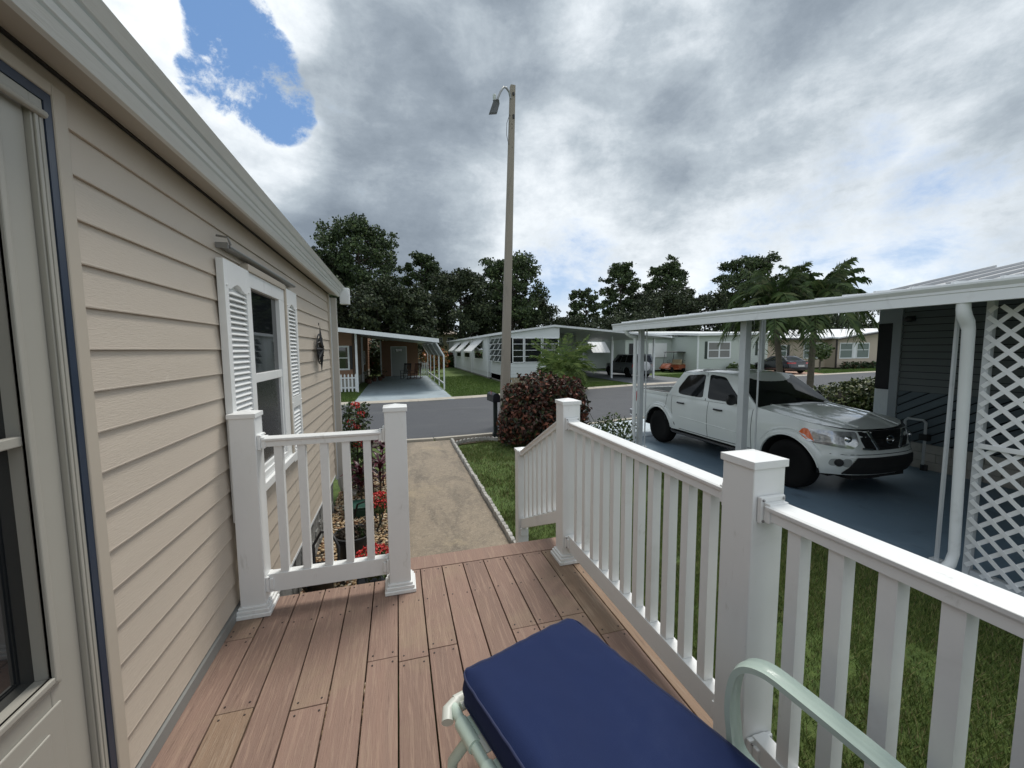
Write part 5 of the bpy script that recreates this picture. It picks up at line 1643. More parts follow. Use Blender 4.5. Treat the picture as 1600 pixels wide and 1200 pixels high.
m = MB(); m.box(22.6, 24.6, 32.90, 32.96, 1.3, 2.62); m.build('closed_awning', WHITE, Gh)
m = MB(); m.box(20.6, 21.1, 32.9, 32.97, .1, 2.6); m.box(21.6, 22.0, 32.9, 32.97, .1, 2.6); m.build('door', BLACK, Gh)
m = MB(); m.box(21.15, 21.5, 32.88, 32.97, .1, 2.9); m.build('door_trim', WHITE2, Gh)
m = MB(); m.extrude([(19.6, 32.6, 3.05), (25.6, 32.6, 3.10), (25.6, 43, 3.6), (19.6, 43, 3.6), ], (0, 0, .16)); m.extrude([(24.9, 29.1, 3.2), (33.4, 29.1, 3.35), (33.4, 43, 4.0), (24.9, 43, 3.9)], (0, 0, .20)); m.build('roof', WHITE2, Gh)
m = MB(); m.box(20.0, 20.1, 30.5, 30.6, 0, 3.0); m.box(19.0, 20.2, 29.9, 30.0, 2.9, 3.0); m.build('porch_post', WHITE2, Gh)
m = MB()
for i in range(5):
    m.extrude([(17.9 + i * .38, 36.0, 2.75), (17.9 + i * .38 + .36, 36.0, 2.75), (17.9 + i * .38 + .36, 34.9, 1.75), (17.9 + i * .38, 34.9, 1.75)], (0, 0, .04))
m.build('awning', WHITE, Gh)
m = MB(); lap(m, (17.0, 36.2), (20.6, 36.2), .2, 3.1, .18); m.build('wall', GSD, Gh)
# ---- tan home
Th = thing('tan_home', 'tan sided home with white roof and paired windows behind the black sedan', 'house', (41, 30, 0))
TS = mat('tan_siding', (0.46, 0.385, 0.30), 0.6, 0.05, 2)
m = MB(); m.box(33.9, 42.1, 31.03, 44, .1, 2.95); m.box(42.12, 49.0, 30.02, 44, .1, 3.0); m.build('wall_core', TS, Th)
m = MB(); lap(m, (33.8, 31), (42.1, 31), .1, 2.95, .2); lap(m, (42.1, 31), (42.1, 30), .1, 3.1, .2); lap(m, (42.1, 30), (49, 30), .1, 3.05, .2)
m.add([(42.1, 29.98, 3.05), (49, 29.98, 3.05), (49, 29.98, 3.85)], [(0, 1, 2)]); m.build('wall', TS, Th)
BLW = mat('green_blind_glass', (.13, .17, .155), .35, .15, 5)
bw(Th, (33.8, 31), (42.1, 31), 2.15, 3.15, 1.2, 2.4, .1, gm=BLW, rails=(1.8,)); shut(Th, (33.8, 31), (42.1, 31), 1.8, 2.12, 1.2, 2.4, BLACK); shut(Th, (33.8, 31), (42.1, 31), 3.18, 3.5, 1.2, 2.4, BLACK)
bw(Th, (33.8, 31), (42.1, 31), 5.3, 8.1, 1.0, 2.62, .1, gm=BLW, mull=(6.7,), rails=(1.85,))
bw(Th, (42.1, 30), (49, 30), .45, 2.25, .98, 2.58, .1, gm=BLW, rails=(1.85,)); bw(Th, (42.1, 30), (49, 30), 2.75, 4.55, .98, 2.58, .1, gm=BLW, rails=(1.85,)); shut(Th, (42.1, 30), (49, 30), 2.3, 2.7, .98, 2.58, WHITE2)
m = MB(); m.extrude([(33.0, 30.4, 3.0), (42.4, 30.4, 2.9), (42.4, 42, 3.95), (33, 42, 3.95)], (0, 0, .12)); m.extrude([(41.6, 29.4, 2.98), (49.8, 29.4, 3.95), (49.8, 42, 4.3), (41.6, 42, 3.9)], (0, 0, .12)); m.build('roof', mat('bright_white_roof', (.78, .79, .80), .5, .02), Th)
m = MB(); m.extrude([(41.6, 29.32, 2.84), (49.8, 29.32, 3.80), (49.8, 29.32, 4.0), (41.6, 29.32, 2.99)], (0, .07, 0)); m.build('rake_trim', mat('brown_trim', (.055, .045, .04), .6, .1), Th)
m = MB(); m.box(42.0, 42.12, 29.85, 29.97, 0.1, 2.9); m.box(33, 41.9, 30.28, 30.38, 2.86, 3.02); m.build('downspout', mat('brown_trim', (0, 0, 0)), Th)
# pale apartment block far behind the trees
ap = thing('apartment_building', 'beige building with pale roof glimpsed through the trees', 'building', (6, 70, 0))
m = MB(); m.box(1.5, 9.5, 66, 78, 0, 4.6); m.build('wall', mat('beige_stucco', (.42, .36, .28), .8, .05), ap)
m = MB(); m.extrude([(1.2, 65.6, 4.6), (9.8, 65.6, 4.6), (8.2, 71, 6.1), (2.8, 71, 6.1)], (0, 6, .1)); m.build('roof', mat('tan_roof', (.36, .30, .25), .8, .1, 3), ap)
for i in range(4):
    bw(ap, (1.5, 66), (9.5, 66), .6 + i * 1.9, 1.8 + i * 1.9, 3.0, 4.1, .08, gm=GLASS2)

# ================================================================== STREET LAMP, MAILBOX
lamp = thing('street_lamp', 'tall weathered concrete lamp post with small curved arm and lamp head', 'street lamp', (2.96, 11.2, 0))
POLE = mat('weathered_concrete_pole', (0.265, 0.235, 0.195), 0.85, 0.10, 1.5, 0.4, 60, stretch=(1, 1, .25), spots=[((.13, .12, .105), 3, .52, .72, .5, (3, 3, .3)), ((.36, .33, .28), 40, .62, .7, .4)])
pt = Vector((3.245, 11.2, 9.33)); pbm = Vector((2.925, 11.2, -.1))
m = MB()
def sq(c, w): return [(c.x - w, c.y - w * .8, c.z), (c.x - w * .8, c.y - w, c.z), (c.x + w * .8, c.y - w, c.z), (c.x + w, c.y - w * .8, c.z), (c.x + w, c.y + w * .8, c.z), (c.x + w * .8, c.y + w, c.z), (c.x - w * .8, c.y + w, c.z), (c.x - w, c.y + w * .8, c.z)]
for i in range(13):
    m.v += sq(pbm.lerp(pt, i / 12), lerp(.128, .068, i / 12))
for i in range(12):
    for k in range(8): m.f.append((i * 8 + k, i * 8 + (k + 1) % 8, i * 8 + 8 + (k + 1) % 8, i * 8 + 8 + k)); m.mi.append(0)
m.f.append(tuple(range(96, 104))); m.mi.append(0)
m.build('pole', POLE, lamp)
GAL = mat('galvanised_grey', (0.28, 0.29, 0.29), 0.45, 0.1, 10, metal=.5)
m = MB(); m.tube([(3.16, 11.12, 8.95), (3.12, 11.10, 9.10), (3.03, 11.06, 9.17), (2.94, 11.0, 9.14), (2.84, 10.95, 8.98), (2.76, 10.9, 8.80), (2.73, 10.88, 8.72)], .028, 8); m.build('arm', GAL, lamp, smooth=60)
m = MB(); m.extrude([(2.62, 10.82, 8.68), (2.76, 10.80, 8.70), (2.79, 10.86, 8.62), (2.71, 10.80, 8.36), (2.50, 10.84, 8.34), (2.56, 10.86, 8.5)], (.03, .20, .06)); hd = m.build('lamp_head', mat('lamp_head_grey', (.075, .08, .085), .5, .1), lamp, bevel=.012)
m = MB(); m.lathe([(.045, 0), (.045, .13), (.03, .16)], (2.66, 10.9, 8.70), 10); m.build('photocell', mat('pale_green_grey', (.42, .45, .42), .5, .05), lamp)
m = MB(); m.tube([(3.14, 11.13, 8.55), (3.05, 11.11, 8.3), (3.04, 11.11, 8.0), (3.10, 11.12, 7.75)], .007, 5); m.box(3.22, 3.27, 11.10, 11.13, 8.45, 8.55); m.box(3.22, 3.27, 11.10, 11.13, 9.05, 9.12); m.build('wire', BLACK, lamp)
m = MB()
for z in (8.30, 8.2, 7.7): m.ico((3.2, 11.12, z), .012, 1)
m.build('bolt', BLACK, lamp, kind='stuff')

mb_ = thing('mailbox', 'black mailbox on a dark post by the street lamp', 'mailbox', (2.33, 9.75, 0))
m = MB()
arch = [(-.085, 0), (.085, 0), (.085, .13)] + [(.085 * cos(pi * k / 10), .13 + .085 * sin(pi * k / 10)) for k in range(1, 10)] + [(-.085, .13)]
m.extrude([(2.30 + a, 9.52, .90 + b_) for a, b_ in arch], (-.05, .48, 0)); bx = m.build('box', mat('mailbox_black', (.014, .016, .022), .35, .05), mb_, smooth=40)
m = MB(); m.extrude([(2.30 + a * 1.06, 9.505, .895 + b_ * 1.04) for a, b_ in arch], (0, .018, 0)); m.build('door', mat('mailbox_black', (0, 0, 0)), bx)
m = MB(); m.box(2.205, 2.213, 9.70, 9.73, 1.0, 1.16); m.build('flag', REDL, bx)
m = MB(); m.box(2.27, 2.36, 9.68, 9.77, -.03, .895); m.box(2.25, 2.38, 9.66, 9.79, -.03, .10); m.build('post', mat('dark_green_post', (.018, .028, .028), .5, .1, 6), mb_)

# ================================================================== PLANTS
def leafcloud(name, m_, parent, n, fn, size, seed=1, fold=.25, elong=1.6, droop=0.0, label=None, kind=None):
    rg = random.Random(seed); V = []; F = []
    for _ in range(n):
        (x, y, z), nrm = fn(rg)
        d = Vector((rg.gauss(0, 1), rg.gauss(0, 1), rg.gauss(0, 1) - droop)).normalized()
        if nrm is not None:
            d = (d - nrm * d.dot(nrm) * .6).normalized()
        u = d.cross(Vector((rg.gauss(0, 1), rg.gauss(0, 1), rg.gauss(0, 1)))).normalized()
        w = d.cross(u); s_ = size * rg.uniform(.65, 1.3); L_ = s_ * elong
        p = Vector((x, y, z)); o = len(V)
        V += [p, p + d * L_ * .5 + u * s_ * .5 + w * s_ * fold, p + d * L_, p + d * L_ * .5 - u * s_ * .5 + w * s_ * fold]
        F += [(o, o + 1, o + 2), (o, o + 2, o + 3)]
    mb = MB(); mb.v = [tuple(v) for v in V]; mb.f = F; mb.mi = [0] * len(F)
    return mb.build(name, m_, parent, fix=False, label=label, kind=kind)


CRO = mat('copper_leaf', (.1, .03, .02), .68, 0, islands=[(0, (.016, .022, .010)), (.2, (.040, .018, .012)), (.45, (.085, .026, .017)), (.65, (.13, .040, .022)), (.8, (.050, .060, .020)), (.93, (.19, .060, .030)), (1, (.13, .10, .04))])
bush = thing('copper_bush', 'large rounded copper red and dark green bush beside the street lamp', 'bush', (3.3, 8.7, 0))
BC = [((2.80, 8.75, .62), (.56, .6, .70)), ((3.62, 8.75, .62), (.62, .62, .70)), ((3.12, 8.8, 1.02), (.55, .55, .58)), ((2.58, 8.75, .40), (.40, .5, .45)), ((3.95, 8.8, .78), (.36, .45, .68)), ((3.35, 8.55, .45), (.75, .55, .50)), ((2.62, 8.8, .98), (.30, .35, .38)), ((3.55, 8.8, 1.12), (.34, .4, .36))]
def bushfn(rg):
    c, r = rg.choice(BC)
    while True:
        d = Vector((rg.gauss(0, 1), rg.gauss(0, 1), rg.gauss(0, 1))).normalized()
        if d.z > -.7: break
    k = (.72 + .34 * rg.random() ** .7) * (1 + .26 * noise.noise(Vector((d.x * 3.2 + c[0] * 2, d.y * 3.2, d.z * 3.2)))) + .06 * (rg.random() ** 6)
    p = (c[0] + d.x * r[0] * k, c[1] + d.y * r[1] * k, max(.02, c[2] + d.z * r[2] * k))
    return p, d
leafcloud('foliage', CRO, bush, 11500, bushfn, .066, 3, elong=1.5)
def shootfn(rg):
    c, r = BC[rg.choice((0, 1, 2, 4, 6, 7))]; a = rg.randint(0, 9) * .628; e = rg.uniform(.95, 1.28)
    return (c[0] + r[0] * .75 * cos(a) * e, c[1] + r[1] * .6 * sin(a), c[2] + r[2] * (.55 + .25 * sin(a * 3)) * e), None
leafcloud('shoots', CRO, bush, 900, shootfn, .06, 13, elong=1.6, kind='stuff')
m = MB()
for c, r in BC: m.ico(c, .60, 2, r, .05)
m.build('inner_twigs', mat('dark_twig_mass', (.012, .009, .006), .95, .3, 12), bush)
m = MB()
for i in range(9): a = i * .7; m.tube([(3.3 + .1 * cos(a), 8.7 + .1 * sin(a), -.03), (3.3 + .5 * cos(a), 8.7 + .4 * sin(a), .5)], .02, 5)
m.build('stem', mat('bark_brown', (.06, .045, .03), .9, .2, 10), bush)


def frond(root_, p0, az, L_, rise, sag, nl, ll, lw, m_, name='frond', seed=0, vee=.5, tipdrop=1.0):
    """one feather palm leaf: rachis with two rows of leaflets"""
    rg = random.Random(seed)
    dirh = Vector((cos(az), sin(az), 0)); pts = []
    for i in range(11):
        t = i / 10
        pts.append(Vector(p0) + dirh * (L_ * (t - .10 * t * t)) + Vector((0, 0, rise * t - sag * t * t)))
    mb = MB(); mb.tube(pts, [.018 * (1 - .8 * i / 10) * (L_ / 2) for i in range(11)], 4, cap=False)
    side = Vector((-dirh.y, dirh.x, 0))
    for i in range(nl):
        t = .12 + .88 * i / nl; k = t * 10; j = min(int(k), 9); p = pts[j].lerp(pts[j + 1], k - j); tg = (pts[j + 1] - pts[j]).normalized()
        l_ = ll * (sin(pi * min(1, t * .85 + .12)) ** .6) * rg.uniform(.85, 1.1)
        for sg in (-1, 1):
            d = (side * sg * rg.uniform(.55, .95) + tg * rg.uniform(.45, .85) + Vector((0, 0, vee * .5 + rg.uniform(-.35, .25)))).normalized()
            m1 = p + d * l_ * .5; tip = p + d * l_ + Vector((0, 0, -l_ * (.05 + .30 * rg.random()) * tipdrop))
            wv = tg * lw
            o = len(mb.v)
            mb.v += [tuple(p), tuple(m1 + wv), tuple(tip), tuple(m1 - wv)]
            mb.f += [(o, o + 1, o + 2), (o, o + 2, o + 3)]; mb.mi += [0, 0]
    return mb.build(name, m_, root_, fix=False)


PALM = mat('palm_leaf', (.03, .06, .015), .5, .2, 3, islands=[(0, (.028, .052, .016)), (.5, (.060, .105, .028)), (.85, (.11, .155, .045)), (1, (.15, .15, .07))])
PTR = mat('palm_trunk', (.13, .11, .085), .85, .2, 6, .6, 20, stretch=(1, 1, 6), spots=[((.05, .042, .032), 5, .5, .7, .6)])
for k, (x, y, h, lx, lb) in enumerate(((14.05, 11.9, 3.45, -.50, 'feather palm with ringed grey trunk, the left one of the two behind the truck'), (14.60, 11.25, 3.50, .05, 'feather palm with ringed grey trunk, the right one of the two behind the truck'))):
    pl = thing('palm_tree', lb, 'palm tree', (x, y, 0), group='palms behind the carport')
    m = MB(); n_ = 34
    m.tube([(x + lx * ((i / n_) ** 1.2), y, h * i / n_) for i in range(n_ + 1)], [(.115 - .03 * i / n_) * (1 + .05 * (i % 2)) for i in range(n_ + 1)], 12)
    m.build('trunk', PTR, pl)
    m = MB(); m.tube([(x + lx, y, h - .05), (x + lx, y, h + .35), (x + lx, y, h + .6)], [.09, .085, .04], 10); m.build('crownshaft', mat('crownshaft_green', (.10, .15, .06), .5, .1), pl)
    rg = random.Random(20 + k)
    for i in range(38):
        az = i * 2.4 + rg.uniform(-.25, .25); t = i / 37
        frond(pl, (x + lx, y, h + .45), az, lerp(1.15, 1.95, min(1, t * 1.6)) + .2 * rg.random(), lerp(2.3, .15, t), lerp(.95, 2.0, t), 30, lerp(.42, .60, t), .0105, PALM, seed=i + 50 * k, vee=.05, tipdrop=2.2)
    for i in range(5):    # hanging old fronds
        frond(pl, (x + lx, y, h + .25), rg.uniform(0, 6.28) if i else 3.5, 1.0, -.2, 1.9, 18, .45, .012, PALM, seed=i + 150 * k)

# pygmy palm behind the bush
ar = thing('areca_palm', 'bright green bushy palm with thin arching leaves behind the copper bush', 'palm', (8.05, 18.9, 0))
AL = mat('areca_leaf', (.08, .14, .03), .5, .15, 2, islands=[(0, (.06, .11, .022)), (.5, (.13, .20, .045)), (1, (.24, .30, .085))])
rg = random.Random(9)
for i in range(60):
    az = i * 2.4; t = i / 59
    frond(ar, (8.05 + .15 * cos(az), 18.9 + .15 * sin(az), .7 + rg.random() * .6), az, 1.1 + .75 * rg.random(), lerp(2.9, .5, t), lerp(1.0, 1.7, t), 24, .50, .0095, AL, seed=i, vee=.3)
m = MB()
for i in range(4): m.tube([(8.05 + .1 * cos(i * 1.6), 18.9 + .1 * sin(i * 1.6), 0), (8.05 + .16 * cos(i * 1.6), 18.9 + .16 * sin(i * 1.6), .8)], .06, 7)
m.build('stem', PTR, ar)

# round hedge shrub right of the palms, in front of the neighbour's porch
GL = mat('green_gold_leaf', (.06, .09, .02), .45, 0, islands=[(0, (.020, .035, .010)), (.4, (.050, .075, .020)), (.75, (.095, .120, .035)), (1, (.22, .22, .09))])
sh = thing('shrub', 'rounded green and yellow variegated shrub past the truck bonnet', 'shrub', (12.7, 8.4, 0))
SCN = [((12.3, 8.5, .55), (1.0, .8, .62)), ((13.3, 8.3, .60), (1.0, .8, .66)), ((12.8, 8.2, .75), (.7, .7, .55))]
def shfn(rg):
    c, r = rg.choice(SCN); d = Vector((rg.gauss(0, 1), rg.gauss(0, 1), abs(rg.gauss(0, 1)) - .2)).normalized(); k = rg.uniform(.7, 1.05)
    return (c[0] + d.x * r[0] * k, c[1] + d.y * r[1] * k, max(.02, c[2] + d.z * r[2] * k)), d
leafcloud('foliage', GL, sh, 5200, shfn, .062, 8)
m = MB(); m.ico((12.7, 8.4, .5), .62, 2, (1.5, 1, .8), .05); m.build('inner_twigs', mat('dark_twig_mass', (0, 0, 0)), sh)
# low leafy plant by the carport post
sp = thing('leafy_plant', 'low loose green plant between the deck railing and the first carport post', 'plant', (4.75, 8.2, 0))
rg = random.Random(2); m = MB()
for i in range(16):
    a = rg.uniform(0, 6.28); r_ = rg.uniform(.1, .62); h = rg.uniform(.3, .68)
    m.tube([(4.75 + r_ * .3 * cos(a), 8.2 + r_ * .3 * sin(a), -.03), (4.75 + r_ * cos(a), 8.2 + r_ * sin(a), h)], .006, 4)
m.build('stem', mat('green_stem', (.05, .07, .02), .7, 0), sp, kind='stuff')
def spfn(rg):
    a = rg.uniform(0, 6.28); t = rg.random() ** .5; r_ = .62 * t * rg.uniform(.5, 1.1); return (4.75 + r_ * cos(a), 8.2 + r_ * sin(a), rg.uniform(.12, .70) * (1.05 - .35 * t)), None
leafcloud('foliage', mat('mid_green_leaf', (.05, .09, .02), .45, 0, islands=[(0, (.03, .055, .015)), (.6, (.07, .11, .03)), (1, (.15, .19, .07))]), sp, 620, spfn, .05, 5)
# small croton-like plant in front of the tan home and shrubs along its wall
def clump(name, label, cat, c, r, n, size, m_, seed, group=None):
    t_ = thing(name, label, cat, (c[0], c[1], 0), group=group)
    def fn(rg):
        d = Vector((rg.gauss(0, 1), rg.gauss(0, 1), rg.gauss(0, 1))).normalized(); k = rg.uniform(.4, 1.05)
        return (c[0] + d.x * r[0] * k, c[1] + d.y * r[1] * k, max(.02, c[2] + d.z * r[2] * k)), d
    leafcloud('foliage', m_, t_, n, fn, size, seed)
    return t_
DK = mat('dark_leaf', (0, 0, 0))
t_ = clump('small_tree', 'small spiky green tree in front of the tan home windows', 'tree', (38.2, 28.6, 1.75), (.9, .9, .75), 420, .22, mat('mid_green_leaf', (0, 0, 0)), 4)
m = MB(); m.tube([(38.2, 28.6, 0), (38.25, 28.6, 1.5)], .08, 7); m.build('trunk', PTR, t_)
for i in range(5):
    clump('low_shrub', ['low dark shrub at the left foot of the tan home wall', 'low shrub second from the left below the tan home windows', 'low shrub in the middle below the tan home windows', 'low shrub second from the right below the tan home windows', 'low dark shrub at the right end of the tan home wall'][i], 'shrub', (42.6 + i * 1.25, 29.3, .3), (.5, .35, .38), 160, .16, DK, 30 + i)
for i, (x, y) in enumerate(((28.4, 28.9), (30.2, 28.9), (31.6, 29.0))):
    clump('low_shrub', ['low leafy plant under the wide window of the green home', 'low leafy plant in the middle of the green home front', 'low leafy plant under the small window of the green home'][i], 'shrub', (x, y, .35), (.6, .3, .4), 200, .16, mat('mid_green_leaf', (0, 0, 0)), 40 + i)
for i in range(6):
    clump('stone', ['pale stone at the foot of the white home wall, nearest the street', 'second pale stone along the white home wall', 'third pale stone along the white home wall', 'fourth pale stone along the white home wall', 'fifth pale stone along the white home wall', 'farthest pale stone along the white home wall'][i], 'stone', (6.25, 30 + i * 2.6, .05), (.1, .1, .05), 1, .01, DK, 1) if False else None

# yellow and red foliage behind the orange home carport
clump('croton', 'yellow and red leaved shrub behind the carport struts of the orange home', 'shrub', (3.3, 37.5, 1.3), (1.3, .9, 1.2), 900, .17, mat('croton_leaf', (.3, .2, .05), .5, 0, islands=[(0, (.03, .05, .015)), (.35, (.20, .15, .03)), (.6, (.30, .07, .03)), (.85, (.38, .26, .06)), (1, (.45, .09, .05))]), 77)
clump('hedge', 'dark green hedge closing the lawn between the orange and white homes', 'hedge', (5.2, 49.0, .8), (2.6, .9, 1.0), 1500, .26, DK, 78)
clump('hedge', 'dark leafy hedge seen through the back left of the orange home carport', 'hedge', (-1.9, 38.5, 1.4), (1.0, .7, 1.7), 1200, .20, DK, 79)

# ---- bed beside our wall: red flowers, dark ti plants, pots
RED = mat('red_petal', (.5, .02, .02), .5, 0, islands=[(0, (.38, .012, .018)), (.5, (.62, .035, .035)), (1, (.80, .12, .10))])
ix = thing('flowering_shrub', 'tall ixora shrub with coral red flower heads at the far corner of the beige wall', 'shrub', (-.66, 6.5, 0))
def ixf(rg):
    a = rg.uniform(0, 6.28); r_ = .20 * rg.random() ** .5; z = rg.uniform(.05, 1.38); return (-.64 + r_ * cos(a), 6.5 + r_ * 1.4 * sin(a), z), None
leafcloud('foliage', mat('deep_green_leaf', (.03, .06, .015), .4, 0, islands=[(0, (.018, .035, .010)), (.7, (.045, .075, .02)), (1, (.09, .12, .035))]), ix, 1100, ixf, .045, 5)
for (fx, fy, fz) in ((-.62, 6.33, 1.38), (-.70, 6.40, 1.10), (-.60, 6.32, .80), (-.56, 6.45, 1.22), (-.60, 6.38, 1.02)):
    def ff(rg, c=(fx, fy, fz)):
        d = Vector((rg.gauss(0, 1), rg.gauss(0, 1), rg.gauss(0, 1) + .4)).normalized(); return (c[0] + d.x * .065, c[1] + d.y * .065, c[2] + d.z * .05), d
    leafcloud('flower_head', RED, ix, 90, ff, .022, 6, elong=1.1)
m = MB(); m.tube([(-.64, 6.5, 0), (-.62, 6.48, 1.2)], .014, 5); m.tube([(-.64, 6.5, 0), (-.72, 6.45, 1.0)], .012, 5); m.build('stem', mat('bark_brown', (0, 0, 0)), ix)
TI = mat('ti_leaf', (.06, .010, .016), .35, .25, 6, islands=[(0, (.022, .008, .012)), (.5, (.060, .012, .020)), (1, (.13, .022, .030))])


def strap_plant(root_, x, y, z0, n, L_, w, m_, seed, up_=.9):
    rg = random.Random(seed)
    for i in range(n):
        az = i * 2.4 + rg.uniform(-.3, .3); t = i / n; l_ = L_ * rg.uniform(.75, 1.1)
        b_ = Vector((x, y, z0 + rg.uniform(-.08, .06))); dh = Vector((cos(az), sin(az), 0)); sd = Vector((-dh.y, dh.x, 0))
        el = lerp(1.25, .25, t)
        mb = MB(); cs = []
        for j in range(7):
            q = j / 6
            c = b_ + dh * l_ * q * cos(el * (1 - .2 * q)) + Vector((0, 0, l_ * (q * sin(el) - .42 * q * q)))
            wd = w * sin(pi * min(1, q * .9 + .08)) ** .7 + .001
            mb.v += [tuple(c - sd * wd + Vector((0, 0, wd * .4))), tuple(c), tuple(c + sd * wd + Vector((0, 0, wd * .4)))]
        for j in range(6):
            for k in (0, 1): mb.f.append((j * 3 + k, j * 3 + k + 1, j * 3 + k + 4, j * 3 + k + 3)); mb.mi.append(0)
        mb.build('leaf', m_, root_, fix=False, smooth=180)


for k, (x, y, z, lb) in enumerate(((-.42, 6.35, .82, 'tallest dark burgundy ti plant showing above the short railing'), (-.55, 5.95, .45, 'lower burgundy ti plant nearer the beige wall'), (-.30, 6.15, .48, 'lower burgundy ti plant on the walkway side'), (-.28, 6.7, .60, 'burgundy ti plant behind, nearest the walkway'))):
    tp = thing('ti_plant', lb, 'plant', (x, y, 0), group='burgundy ti plants in the bed')
    m = MB(); m.tube([(x, y, 0), (x, y, z)], .014, 6); m.build('stem', mat('bark_brown', (0, 0, 0)), tp)
    strap_plant(tp, x, y, z, 20, .34, .026, TI, 60 + k)
    if k: strap_plant(tp, x, y, z - .2, 10, .30, .024, TI, 80 + k)
BEG = mat('green_wax_leaf', (.05, .09, .02), .35, 0, islands=[(0, (.025, .05, .012)), (.6, (.06, .10, .03)), (1, (.16, .22, .09))])
for k, (x, y, z, lb, pot) in enumerate(((-.27, 5.15, .28, 'red flowering plant in the bed just below the ti plants', 0), (-.24, 3.38, .44, 'potted red flowers by the end post of the short railing', 1), (-.50, 3.0, .18, 'low red flowers just below the short railing bottom rail', 0))):
    fl = thing('red_flowers', lb, 'flowers', (x, y, 0))
    def lf_(rg, c=(x, y, z)):
        d = Vector((rg.gauss(0, 1), rg.gauss(0, 1), rg.gauss(0, 1))).normalized(); k_ = rg.uniform(.3, 1); return (c[0] + d.x * .15 * k_, c[1] + d.y * .16 * k_, c[2] + d.z * .10 * k_), d
    leafcloud('foliage', BEG, fl, 260, lf_, .045, 7 + k)
    def ff(rg, c=(x, y, z)):
        d = Vector((rg.gauss(0, 1), rg.gauss(0, 1), abs(rg.gauss(0, 1)) - .1)).normalized(); return (c[0] + d.x * .15, c[1] + d.y * .17, c[2] + .03 + d.z * .11), d
    leafcloud('petals', RED, fl, 420, ff, .022, 9 + k, elong=1.1, kind='stuff')
    if pot:
        m = MB(); m.lathe([(.10, 0), (.13, .30), (.14, .31), (.12, .29)], (x, y, .0), 18); m.build('pot', BLACK, fl, smooth=40)
    else:
        m = MB(); m.tube([(x, y, 0), (x, y, z)], .012, 5); m.build('stem', mat('green_stem', (0, 0, 0)), fl)
bp = thing('planter_pot', 'large black plastic pot with dark soil standing on the pebbles', 'plant pot', (-.47, 4.15, 0))
m = MB(); m.lathe([(.135, 0), (.175, .34), (.19, .345), (.19, .375), (.168, .375), (.155, .30), (.001, .30)], (-.47, 4.15, .015), 28); m.build('pot', BLACK, bp, smooth=40)
def bf(rg): a = rg.uniform(0, 6.28); r_ = .14 * rg.random() ** .5; return (-.47 + r_ * cos(a), 4.15 + r_ * sin(a), .32 + rg.uniform(0, .08)), None
leafcloud('soil', mat('bed_soil', (0, 0, 0)), bp, 300, bf, .03, 3); leafcloud('foliage', DK, bp, 90, bf, .035, 4)
wc = thing('watering_can', 'black watering can with a long curved handle on the pebbles', 'watering can', (-.73, 3.78, 0))
m = MB(); m.lathe([(.10, 0), (.115, .03), (.11, .24), (.118, .25), (.105, .25), (.10, .20), (.001, .19)], (-.73, 3.78, .015), 24); m.build('body', BLACK, wc, smooth=40)
m = MB(); m.tube([(-.78, 3.86, .24), (-.80, 3.95, .40), (-.74, 4.0, .50), (-.64, 3.95, .50), (-.57, 3.86, .40), (-.57, 3.80, .25), (-.62, 3.76, .12)], .013, 8); m.build('handle', BLACK, wc, smooth=60)
m = MB(); m.tube([(-.80, 3.72, .08), (-.86, 3.66, .22), (-.89, 3.62, .30)], [.022, .016, .012], 8); m.build('spout', BLACK, wc, smooth=60)
hs = thing('hose_reel_box', 'low dark green hose box with a black coiled hose beneath the ti plants', 'hose box', (-.52, 5.55, 0))
m = MB(); m.box(-.72, -.34, 5.45, 5.75, .0, .12); m.box(-.73, -.33, 5.44, 5.76, .12, .15); m.build('box', mat('dark_green_plastic', (.012, .060, .042), .45, .1, 6), hs, bevel=.012)
m = MB(); m.tube([(-.60, 5.42, .05), (-.55, 5.38, .22), (-.45, 5.36, .26), (-.36, 5.34, .20), (-.32, 5.28, .05)], .013, 6); m.tube([(-.45, 5.40, .13), (-.30, 5.3, .22), (-.24, 5.2, .10), (-.28, 5.1, .03)], .011, 6); m.build('hose', BLACK, hs, smooth=60)
sk_ = thing('garden_hook', 'thin black shepherd hook with forked foot standing in the pebble bed', 'garden hook', (-.42, 5.0, 0))
m = MB(); m.tube([(-.42, 5.0, -.02), (-.42, 5.0, .62), (-.40, 5.0, .74), (-.33, 5.0, .78), (-.27, 5.0, .72)], .007, 6); m.build('pole', IRON, sk_)
m = MB(); m.tube([(-.50, 5.0, -.02), (-.50, 5.0, .12), (-.34, 5.0, .12), (-.34, 5.0, -.02)], .006, 6); m.build('fork', IRON, sk_)

# ================================================================== CHAISE LOUNGE
NAVY = mat('navy_canvas', (0.014, 0.025, 0.080), 0.9, 0.07, 3, 0.5, 420, spec=.2, bdist=.0008, spots=[((.030, .045, .11), 2.2, .5, .75, .35), ((.05, .06, .11), 90, .68, .74, .35)])
NAVD = mat('navy_piping', (0.018, 0.026, 0.075), 0.8, 0.05, 3)
MINT = mat('mint_green_pvc', (0.56, 0.68, 0.59), 0.38, 0.03, 4, coat=.2)
MINW = mat('white_frame_pvc', (0.62, 0.64, 0.58), 0.4, 0.04, 4)
ch = thing('chaise_lounge', 'pale mint green chaise lounge frame at the front of the deck', 'lounge chair', (0.42, 1.29, ZD), radians(17.5), local=True)
